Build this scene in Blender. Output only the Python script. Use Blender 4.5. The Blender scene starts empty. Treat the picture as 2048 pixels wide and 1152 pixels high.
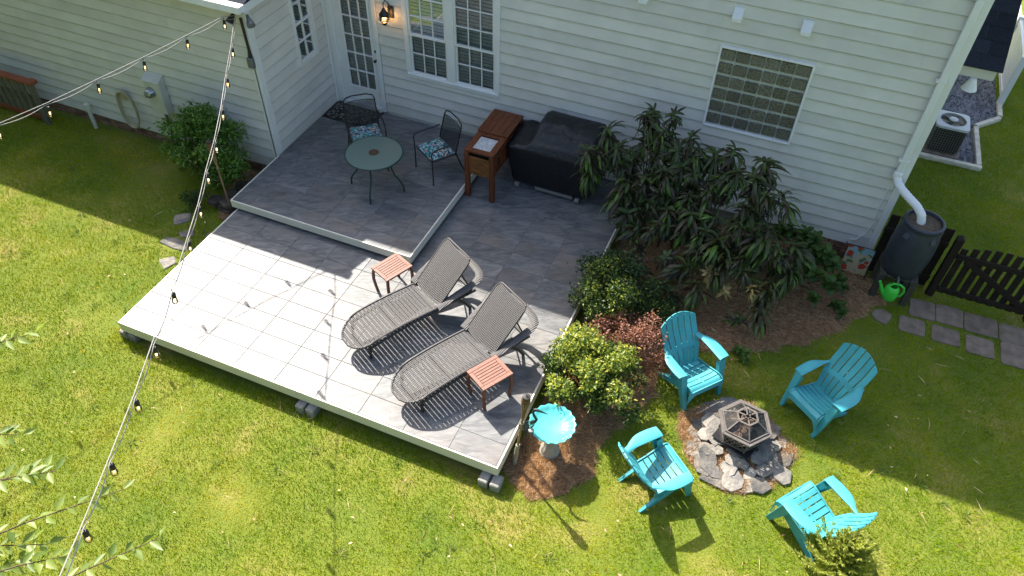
import bpy, bmesh, math, random
import numpy as np
from mathutils import Vector, Matrix, Euler, noise
R = math.radians
random.seed(7); rng = np.random.default_rng(11)
S = bpy.context.scene
COL = S.collection
# ---------------------------------------------------------------- camera, sky, sun, exposure
cam_d = bpy.data.cameras.new('camera'); cam = bpy.data.objects.new('camera', cam_d); COL.objects.link(cam)
cam.location = (-2.7064, -9.9587, 8.1305); cam.rotation_euler = (0.7686, -0.0190, 0.4003)
cam_d.sensor_width = 36; cam_d.lens = 26.96; cam_d.clip_end = 600; S.camera = cam
SUN_TRAVEL = Vector((.767, -.529, -1.0)).normalized()
W = bpy.data.worlds.new('World'); S.world = W; W.use_nodes = True
wn = W.node_tree; sky = wn.nodes.new('ShaderNodeTexSky'); sky.sky_type = 'NISHITA'; sky.sun_disc = False
sky.sun_elevation = R(47); sky.sun_rotation = R(-55.4); sky.air_density = 1.0; sky.dust_density = 2.6; sky.ozone_density = .6
wn.links.new(sky.outputs[0], wn.nodes['Background'].inputs[0]); wn.nodes['Background'].inputs[1].default_value = .15
sl = bpy.data.lights.new('sun', 'SUN'); sl.energy = 5.0; sl.angle = R(.53); sl.color = (1.0, .95, .86)
so = bpy.data.objects.new('sun', sl); COL.objects.link(so); so.location = (-20, 14, 30)
so.rotation_euler = SUN_TRAVEL.to_track_quat('-Z', 'Y').to_euler()
S.view_settings.view_transform = 'Standard'; S.view_settings.look = 'None'; S.view_settings.gamma = 1; S.view_settings.use_curve_mapping = False
S.view_settings.exposure = 1.27
S.cycles.max_bounces = 8; S.cycles.transparent_max_bounces = 12; S.cycles.use_denoising = True
# ---------------------------------------------------------------- helpers
def rotm(rx=0, ry=0, rz=0): return Euler((rx, ry, rz)).to_matrix()
class MB:
    def __init__(s): s.v = []; s.f = []
    def add(s, vs, fs):
        o = len(s.v); s.v += [tuple(v) for v in vs]; s.f += [tuple(i + o for i in f) for f in fs]; return s
    def box(s, c, d, m=None):
        x, y, z = (k / 2 for k in d); vs = [Vector((i * x, j * y, k * z)) for k in (-1, 1) for i, j in ((-1, -1), (1, -1), (1, 1), (-1, 1))]
        if m: vs = [m @ v for v in vs]
        return s.add([v + Vector(c) for v in vs], [(3, 2, 1, 0), (4, 5, 6, 7), (0, 1, 5, 4), (1, 2, 6, 5), (2, 3, 7, 6), (3, 0, 4, 7)])
    def span(s, a, b): return s.box([(a[i] + b[i]) / 2 for i in range(3)], [abs(b[i] - a[i]) for i in range(3)])
    def bar(s, p, q, w, h, w2=None, h2=None, up=(0, 0, 1)):
        p, q = Vector(p), Vector(q); d = (q - p).normalized(); u = Vector(up)
        sd = d.cross(u)
        if sd.length < 1e-4: sd = d.cross(Vector((0, 1, 0)))
        sd.normalize(); u = sd.cross(d); w2 = w if w2 is None else w2; h2 = h if h2 is None else h2
        vs = [p + sd * (i * w / 2) + u * (j * h / 2) for i, j in ((-1, -1), (1, -1), (1, 1), (-1, 1))] + [q + sd * (i * w2 / 2) + u * (j * h2 / 2) for i, j in ((-1, -1), (1, -1), (1, 1), (-1, 1))]
        return s.add(vs, [(3, 2, 1, 0), (4, 5, 6, 7), (0, 1, 5, 4), (1, 2, 6, 5), (2, 3, 7, 6), (3, 0, 4, 7)])
    def tube(s, pts, r, n=8, closed=False, flat=1.0):
        P = [Vector(p) for p in pts]; L = len(P); rr = r if isinstance(r, (list, tuple)) else [r] * L
        o = len(s.v); last = None
        for i in range(L):
            a = P[(i - 1) % L] if (closed or i > 0) else P[i]; b = P[(i + 1) % L] if (closed or i < L - 1) else P[i]
            d = (b - a).normalized()
            if last is None:
                last = d.orthogonal().normalized() if abs(d.z) > .95 else d.cross(Vector((0, 0, 1))).normalized()
            last = (last - d * last.dot(d)).normalized(); w = d.cross(last)
            for k in range(n):
                t = 2 * math.pi * k / n; s.v.append(tuple(P[i] + (last * math.cos(t) + w * math.sin(t) * flat) * rr[i]))
        for i in range(L if closed else L - 1):
            for k in range(n):
                a, b = o + i * n + k, o + i * n + (k + 1) % n; c, e = o + ((i + 1) % L) * n + (k + 1) % n, o + ((i + 1) % L) * n + k
                s.f.append((a, b, c, e))
        if not closed:
            s.f.append(tuple(o + k for k in reversed(range(n)))); s.f.append(tuple(o + (L - 1) * n + k for k in range(n)))
        return s
    def lathe(s, prof, n=24, c=(0, 0, 0), wob=None):
        o = len(s.v)
        for r, z in prof:
            for k in range(n):
                t = 2 * math.pi * k / n; q = r * (wob(t, z) if wob else 1); s.v.append((c[0] + q * math.cos(t), c[1] + q * math.sin(t), c[2] + z))
        for i in range(len(prof) - 1):
            for k in range(n): s.f.append((o + i * n + k, o + i * n + (k + 1) % n, o + (i + 1) * n + (k + 1) % n, o + (i + 1) * n + k))
        if prof[0][0] > 1e-5: s.f.append(tuple(o + k for k in reversed(range(n))))
        if prof[-1][0] > 1e-5: s.f.append(tuple(o + (len(prof) - 1) * n + k for k in range(n)))
        return s
    def prism(s, poly, z0, z1, m=None, c=(0, 0, 0)):
        n = len(poly); vs = [Vector((x, y, z)) for z in (z0, z1) for x, y in poly]
        if m: vs = [m @ v for v in vs]
        return s.add([v + Vector(c) for v in vs], [tuple(reversed(range(n))), tuple(range(n, 2 * n))] + [(i, (i + 1) % n, n + (i + 1) % n, n + i) for i in range(n)])
    def sheet(s, fn, nu, nv, th=0.0):
        """fn(u,v)->point ; optional thickness along normal"""
        G = [[Vector(fn(i / nu, j / nv)) for j in range(nv + 1)] for i in range(nu + 1)]
        N = [[None] * (nv + 1) for _ in range(nu + 1)]
        for i in range(nu + 1):
            for j in range(nv + 1):
                du = G[min(i + 1, nu)][j] - G[max(i - 1, 0)][j]; dv = G[i][min(j + 1, nv)] - G[i][max(j - 1, 0)]
                N[i][j] = du.cross(dv).normalized()
        vs = [G[i][j] for i in range(nu + 1) for j in range(nv + 1)]; K = nv + 1
        fs = [(i * K + j, (i + 1) * K + j, (i + 1) * K + j + 1, i * K + j + 1) for i in range(nu) for j in range(nv)]
        if th:
            B = len(vs); vs += [G[i][j] - N[i][j] * th for i in range(nu + 1) for j in range(nv + 1)]
            fs += [tuple(B + k for k in reversed(f)) for f in fs[:]]
            rim = [(i, 0) for i in range(nu)] + [(nu, j) for j in range(nv)] + [(i, nv) for i in range(nu, 0, -1)] + [(0, j) for j in range(nv, 0, -1)]
            idx = [i * K + j for i, j in rim]
            fs += [(idx[(k + 1) % len(idx)], idx[k], B + idx[k], B + idx[(k + 1) % len(idx)]) for k in range(len(idx))]
        return s.add(vs, fs)
    def mesh(s, name, mat=None, smooth=None, bevel=0, bseg=1):
        me = bpy.data.meshes.new(name); me.from_pydata(s.v, [], s.f)
        bm = bmesh.new(); bm.from_mesh(me); bmesh.ops.recalc_face_normals(bm, faces=bm.faces)
        if bevel:
            ed = [e for e in bm.edges if len(e.link_faces) == 2 and e.calc_face_angle(0) > .6]
            bmesh.ops.bevel(bm, geom=ed, offset=bevel, segments=bseg, affect='EDGES', clamp_overlap=True)
        bm.to_mesh(me); bm.free()
        if smooth is not None:
            me.shade_smooth(); me.set_sharp_from_angle(angle=R(smooth))
        if mat: me.materials.append(mat)
        return me
def link(name, me, parent=None, loc=(0, 0, 0), rot=None, scale=None):
    o = bpy.data.objects.new(name, me); COL.objects.link(o); o.location = loc
    if rot is not None: o.rotation_euler = rot
    if scale is not None: o.scale = scale
    if parent: o.parent = parent
    return o
def part(name, mb, mat, parent, smooth=None, bevel=0, bseg=1, label=None, kind=None):
    """mesh given in the parent's local frame (or world frame for things whose root has a 'world' flag)"""
    if parent is not None and ROOTOFF.get(parent.name):
        ox, oy, oz = ROOTOFF[parent.name]; mb.v = [(x - ox, y - oy, z - oz) for x, y, z in mb.v]
    o = link(name, mb.mesh(name, mat, smooth, bevel, bseg), parent)
    if label: o['label'] = label
    if kind: o['kind'] = kind
    return o
ROOTOFF = {}
def tag(o, label, cat, group=None):
    o['label'] = label; o['category'] = cat
    if group: o['group'] = group
    return o
def thing(name, label, cat, loc=(0, 0, 0), rz=0, group=None, world=False):
    o = link(name, None, None, loc, (0, 0, rz)); o.empty_display_size = .1
    if world: ROOTOFF[o.name] = tuple(loc)
    return tag(o, label, cat, group)
def sub(name, mb, mat, par, root, **k):
    """sub-part in the root's frame, parented to a part that sits at its root's origin"""
    if ROOTOFF.get(root.name):
        ox, oy, oz = ROOTOFF[root.name]; mb.v = [(x - ox, y - oy, z - oz) for x, y, z in mb.v]
    return part(name, mb, mat, par, **k)
def struct(name, mb, mat, **k):
    o = part(name, mb, mat, None, **k); o['kind'] = 'structure'; return o
def copy_tree(o, parent=None):
    c = o.copy(); COL.objects.link(c)
    if parent: c.parent = parent
    for ch in list(o.children): copy_tree(ch, c)
    return c
def place(root, loc, rz, label, group=None):
    c = copy_tree(root); c.location = loc; c.rotation_euler = (0, 0, rz); c['label'] = label
    if group: c['group'] = group
    return c
def rawmesh(name, verts, nper, mat, tint=None):
    """verts (N,nper,3): each row is one polygon"""
    N = verts.shape[0]; me = bpy.data.meshes.new(name)
    me.vertices.add(N * nper); me.vertices.foreach_set('co', verts.reshape(-1).astype(np.float32))
    me.loops.add(N * nper); me.loops.foreach_set('vertex_index', np.arange(N * nper, dtype=np.int32))
    me.polygons.add(N); me.polygons.foreach_set('loop_start', np.arange(0, N * nper, nper, dtype=np.int32))
    if tint is not None:
        a = me.attributes.new('tint', 'FLOAT', 'POINT'); a.data.foreach_set('value', np.repeat(tint, nper).astype(np.float32))
    me.update(calc_edges=True); me.validate(); me.materials.append(mat); return me
def smooth01(a, b, x): t = min(1, max(0, (x - a) / (b - a))); return t * t * (3 - 2 * t)
# ---------------------------------------------------------------- materials
def nm(name):
    m = bpy.data.materials.new(name); m.use_nodes = True; nt = m.node_tree; return m, nt, nt.nodes['Principled BSDF'], nt.nodes['Material Output']
def N(nt, t, **k):
    n = nt.nodes.new('ShaderNode' + t)
    for a, b in k.items():
        if a.startswith('i_'): n.inputs[int(a[2:]) if a[2:].isdigit() else a[2:]].default_value = b
        else: setattr(n, a, b)
    return n
def c4(c): return (c[0], c[1], c[2], 1)
def coords(nt, rnd=True, scale=None, rot=None):
    tc = N(nt, 'TexCoord'); out = tc.outputs['Object']
    if scale or rot:
        mp = N(nt, 'Mapping'); nt.links.new(out, mp.inputs[0])
        if scale: mp.inputs['Scale'].default_value = scale
        if rot: mp.inputs['Rotation'].default_value = rot
        out = mp.outputs[0]
    if rnd:
        oi = N(nt, 'ObjectInfo'); mu = N(nt, 'VectorMath', operation='SCALE'); mu.inputs[0].default_value = (41, 73, 19); nt.links.new(oi.outputs['Random'], mu.inputs['Scale'])
        ad = N(nt, 'VectorMath', operation='ADD'); nt.links.new(out, ad.inputs[0]); nt.links.new(mu.outputs[0], ad.inputs[1]); out = ad.outputs[0]
    return out
def mix(nt, fac, a, b, blend='MIX'):
    m = N(nt, 'Mix', data_type='RGBA', blend_type=blend)
    for s, x in ((0, fac), (6, a), (7, b)):
        if isinstance(x, bpy.types.NodeSocket): nt.links.new(x, m.inputs[s])
        elif s == 0: m.inputs[0].default_value = x
        else: m.inputs[s].default_value = c4(x)
    return m.outputs[2]
def ramp(nt, fac, stops):
    r = N(nt, 'ValToRGB'); e = r.color_ramp.elements
    while len(e) < len(stops): e.new(.5)
    for q, (p, c) in zip(e, stops): q.position = p; q.color = c4(c) if not isinstance(c, (int, float)) else (c, c, c, 1)
    nt.links.new(fac, r.inputs[0]); return r.outputs[0]
def noi(nt, vec, scale, detail=4, rough=.55, dist=0):
    n = N(nt, 'TexNoise'); n.inputs['Scale'].default_value = scale; n.inputs['Detail'].default_value = detail; n.inputs['Roughness'].default_value = rough; n.inputs['Distortion'].default_value = dist
    nt.links.new(vec, n.inputs['Vector']); return n.outputs['Fac']
def bumpn(nt, p, h, strength, dist=.01):
    b = N(nt, 'Bump'); b.inputs['Strength'].default_value = strength; b.inputs['Distance'].default_value = dist; nt.links.new(h, b.inputs['Height']); nt.links.new(b.outputs[0], p.inputs['Normal'])
def basic(name, col, rough=.6, var=.14, scale=6, bump=0, bscale=60, metal=0, spec=.4, rnd=0, stretch=None, col2=None, dist=.006, coat=0):
    m, nt, p, o = nm(name); v = coords(nt, True, stretch)
    lo = tuple(max(0, k * (1 - var)) for k in col); hi = col2 or tuple(k * (1 + var) for k in col)
    f = ramp(nt, noi(nt, v, scale, 5), [(.3, 0), (.7, 1)]); c = mix(nt, f, lo, hi)
    if rnd:
        oi = N(nt, 'ObjectInfo'); mr = N(nt, 'MapRange'); mr.inputs[3].default_value = 1 - rnd; mr.inputs[4].default_value = 1 + rnd; nt.links.new(oi.outputs['Random'], mr.inputs[0])
        mm = N(nt, 'VectorMath', operation='SCALE'); nt.links.new(c, mm.inputs[0]); nt.links.new(mr.outputs[0], mm.inputs['Scale']); c = mm.outputs[0]
    nt.links.new(c, p.inputs['Base Color']); p.inputs['Roughness'].default_value = rough; p.inputs['Metallic'].default_value = metal
    p.inputs['Specular IOR Level'].default_value = spec; p.inputs['Coat Weight'].default_value = coat
    if bump: bumpn(nt, p, noi(nt, v, bscale, 3), bump, dist)
    return m
def leafmat(name, c1, c2, trans=.3, rough=.5, tip=None, tint=False, spec=.35, tcol=(1.5, 1.6, .8)):
    m, nt, p, o = nm(name)
    if tint:
        a = N(nt, 'Attribute', attribute_name='tint'); fac = a.outputs['Fac']
    else:
        g = N(nt, 'NewGeometry'); fac = g.outputs['Random Per Island']
    c = mix(nt, fac, c1, c2) if tip is None else ramp(nt, fac, [(0, c1), (.55, c2), (1, tip)])
    nt.links.new(c, p.inputs['Base Color']); p.inputs['Roughness'].default_value = rough; p.inputs['Specular IOR Level'].default_value = spec
    t = N(nt, 'BsdfTranslucent'); br = mix(nt, 1.0, c, tcol, 'MULTIPLY'); nt.links.new(br, t.inputs[0])
    ms = N(nt, 'MixShader'); ms.inputs[0].default_value = trans; nt.links.new(p.outputs[0], ms.inputs[1]); nt.links.new(t.outputs[0], ms.inputs[2]); nt.links.new(ms.outputs[0], o.inputs[0])
    return m
def tilemat():
    m, nt, p, o = nm('slate_tile'); v = coords(nt, True, (1, 1, 1), (0, 0, R(-24)))
    st = N(nt, 'Mapping'); st.inputs['Scale'].default_value = (1.0, 3.2, 1); nt.links.new(v, st.inputs[0])
    a = noi(nt, st.outputs[0], 2.6, 7, .62, 1.4); b = noi(nt, v, 1.3, 3); d = noi(nt, st.outputs[0], 9, 6, .7, .6)
    c = ramp(nt, a, [(.3, (.058, .060, .064)), (.45, (.105, .107, .111)), (.58, (.162, .160, .156)), (.75, (.25, .243, .232))])
    c = mix(nt, ramp(nt, b, [(.50, 0), (.72, .55)]), c, (.19, .145, .115))
    c = mix(nt, ramp(nt, d, [(.35, .0), (.75, .3)]), c, (.26, .26, .255))
    oi = N(nt, 'ObjectInfo'); mr = N(nt, 'MapRange'); mr.inputs[3].default_value = .88; mr.inputs[4].default_value = 1.12; nt.links.new(oi.outputs['Random'], mr.inputs[0])
    mm = N(nt, 'VectorMath', operation='SCALE'); nt.links.new(c, mm.inputs[0]); nt.links.new(mr.outputs[0], mm.inputs['Scale'])
    nt.links.new(mm.outputs[0], p.inputs['Base Color']); p.inputs['Roughness'].default_value = .47; p.inputs['Specular IOR Level'].default_value = .36
    bumpn(nt, p, d, .25, .004); return m
def voro_print(name, cols, scale, rough=.8, bg=None):
    m, nt, p, o = nm(name); v = coords(nt, False); d = N(nt, 'TexNoise'); d.inputs['Scale'].default_value = scale * .9; d.inputs['Detail'].default_value = 3; nt.links.new(v, d.inputs['Vector'])
    ad = N(nt, 'VectorMath', operation='MULTIPLY_ADD'); nt.links.new(d.outputs['Color'], ad.inputs[0]); ad.inputs[1].default_value = (1.6 / scale,) * 3; nt.links.new(v, ad.inputs[2])
    vo = N(nt, 'TexVoronoi'); vo.inputs['Scale'].default_value = scale; nt.links.new(ad.outputs[0], vo.inputs['Vector'])
    sp = N(nt, 'SeparateColor'); nt.links.new(vo.outputs['Color'], sp.inputs[0])
    r = N(nt, 'ValToRGB'); r.color_ramp.interpolation = 'CONSTANT'; e = r.color_ramp.elements
    while len(e) < len(cols): e.new(.5)
    for i, (q, c) in enumerate(zip(e, cols)): q.position = i / len(cols); q.color = c4(c)
    nt.links.new(sp.outputs[0], r.inputs[0]); nt.links.new(r.outputs[0], p.inputs['Base Color']); p.inputs['Roughness'].default_value = rough; return m
def glassmat(name, tint=(.9, .95, .93), rough=.02):
    m, nt, p, o = nm(name); f = N(nt, 'Fresnel'); f.inputs[0].default_value = 1.52
    t = N(nt, 'BsdfTransparent'); t.inputs[0].default_value = c4(tint); g = N(nt, 'BsdfGlossy'); g.inputs['Roughness'].default_value = rough
    mu = N(nt, 'Math', operation='MULTIPLY_ADD'); nt.links.new(f.outputs[0], mu.inputs[0]); mu.inputs[1].default_value = 1.5; mu.inputs[2].default_value = .02
    ms = N(nt, 'MixShader'); nt.links.new(mu.outputs[0], ms.inputs[0]); nt.links.new(t.outputs[0], ms.inputs[1]); nt.links.new(g.outputs[0], ms.inputs[2]); nt.links.new(ms.outputs[0], o.inputs[0]); return m
def meshscreen(name, col, scale, thick):
    """fine wire mesh: alpha holes"""
    m, nt, p, o = nm(name); v = coords(nt, False); p.inputs['Base Color'].default_value = c4(col); p.inputs['Roughness'].default_value = .5
    s = N(nt, 'SeparateXYZ'); nt.links.new(v, s.inputs[0]); outs = []
    mu0 = N(nt, 'Math', operation='ADD'); nt.links.new(s.outputs[1], mu0.inputs[0]); nt.links.new(s.outputs[2], mu0.inputs[1])
    for src in (s.outputs[0], mu0.outputs[0]):
        a = N(nt, 'Math', operation='MULTIPLY'); nt.links.new(src, a.inputs[0]); a.inputs[1].default_value = scale
        b = N(nt, 'Math', operation='FRACT'); nt.links.new(a.outputs[0], b.inputs[0])
        c = N(nt, 'Math', operation='LESS_THAN'); nt.links.new(b.outputs[0], c.inputs[0]); c.inputs[1].default_value = thick; outs.append(c.outputs[0])
    mx = N(nt, 'Math', operation='MAXIMUM'); nt.links.new(outs[0], mx.inputs[0]); nt.links.new(outs[1], mx.inputs[1]); nt.links.new(mx.outputs[0], p.inputs['Alpha']); return m
def emit(name, col, s):
    m, nt, p, o = nm(name); p.inputs['Emission Color'].default_value = c4(col); p.inputs['Emission Strength'].default_value = s; p.inputs['Base Color'].default_value = c4(col); return m
def groundmat():
    m, nt, p, o = nm('ground_soil'); v = coords(nt, False); a = noi(nt, v, 1.1, 6, .6); b = noi(nt, v, 45, 3)
    c = ramp(nt, a, [(.3, (.085, .145, .004)), (.55, (.16, .19, .010)), (.75, (.32, .25, .07))]); c = mix(nt, ramp(nt, b, [(.3, 0), (.8, .5)]), c, (.075, .07, .02))
    nt.links.new(c, p.inputs['Base Color']); p.inputs['Roughness'].default_value = .95; bumpn(nt, p, b, .8, .02); return m
def wicker():
    m, nt, p, o = nm('grey_wicker'); v = coords(nt, False); ck = N(nt, 'TexWave'); ck.wave_type = 'BANDS'; ck.bands_direction = 'X'; ck.inputs['Scale'].default_value = 13; ck.inputs['Distortion'].default_value = .6; nt.links.new(v, ck.inputs['Vector'])
    c = mix(nt, ck.outputs['Fac'], (.040, .036, .034), (.150, .140, .133)); n = noi(nt, v, 5, 4); c = mix(nt, ramp(nt, n, [(.4, 0), (.7, .35)]), c, (.10, .086, .076))
    nt.links.new(c, p.inputs['Base Color']); p.inputs['Roughness'].default_value = .52; p.inputs['Specular IOR Level'].default_value = .5; bumpn(nt, p, ck.outputs['Fac'], .8, .006); return m
def marble():
    m, nt, p, o = nm('marble_inset'); v = coords(nt, False); a = noi(nt, v, 9, 8, .7, 2.5)
    nt.links.new(ramp(nt, a, [(.4, (.62, .62, .62)), (.5, (.36, .35, .36)), (.58, (.66, .65, .64))]), p.inputs['Base Color']); p.inputs['Roughness'].default_value = .3; return m
def rosettes():
    """flag print: roses, leaves and a patch of sky"""
    m, nt, p, o = nm('flag_print'); v = coords(nt, False); n = N(nt, 'TexNoise'); n.inputs['Scale'].default_value = 14; nt.links.new(v, n.inputs['Vector'])
    ad = N(nt, 'VectorMath', operation='MULTIPLY_ADD'); nt.links.new(n.outputs['Color'], ad.inputs[0]); ad.inputs[1].default_value = (.07, .07, .07); nt.links.new(v, ad.inputs[2])
    vo = N(nt, 'TexVoronoi'); vo.inputs['Scale'].default_value = 7.5; nt.links.new(ad.outputs[0], vo.inputs['Vector']); sp = N(nt, 'SeparateColor'); nt.links.new(vo.outputs['Color'], sp.inputs[0])
    sx = N(nt, 'SeparateXYZ'); nt.links.new(v, sx.inputs[0]); bg = mix(nt, noi(nt, v, 9, 3), (.36, .36, .22), (.42, .28, .18))
    sky_f = ramp(nt, mix(nt, .5, sx.outputs[2], noi(nt, v, 6, 2)), [(.42, 0), (.52, .8)]); bg = mix(nt, sky_f, bg, (.14, .33, .42))
    leafc = mix(nt, ramp(nt, noi(nt, ad.outputs[0], 11, 3), [(.54, 0), (.58, .9)]), bg, (.05, .11, .03))
    rose = mix(nt, noi(nt, v, 40, 2), (.30, .008, .008), (.45, .06, .03)); rm = N(nt, 'Math', operation='LESS_THAN'); nt.links.new(vo.outputs['Distance'], rm.inputs[0]); rm.inputs[1].default_value = .42
    pick = N(nt, 'Math', operation='GREATER_THAN'); nt.links.new(sp.outputs[0], pick.inputs[0]); pick.inputs[1].default_value = .4
    mu = N(nt, 'Math', operation='MULTIPLY'); nt.links.new(rm.outputs[0], mu.inputs[0]); nt.links.new(pick.outputs[0], mu.inputs[1])
    nt.links.new(mix(nt, mu.outputs[0], leafc, rose), p.inputs['Base Color']); p.inputs['Roughness'].default_value = .85; return m
def matweave():
    m, nt, p, o = nm('doormat_scroll'); v = coords(nt, False); w = N(nt, 'TexVoronoi', feature='DISTANCE_TO_EDGE'); w.inputs['Scale'].default_value = 14; nt.links.new(v, w.inputs['Vector'])
    nt.links.new(mix(nt, ramp(nt, w.outputs['Distance'], [(.12, 0), (.17, 1)]), (.015, .014, .013), (.17, .145, .13)), p.inputs['Base Color']); p.inputs['Roughness'].default_value = .95; return m
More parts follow.
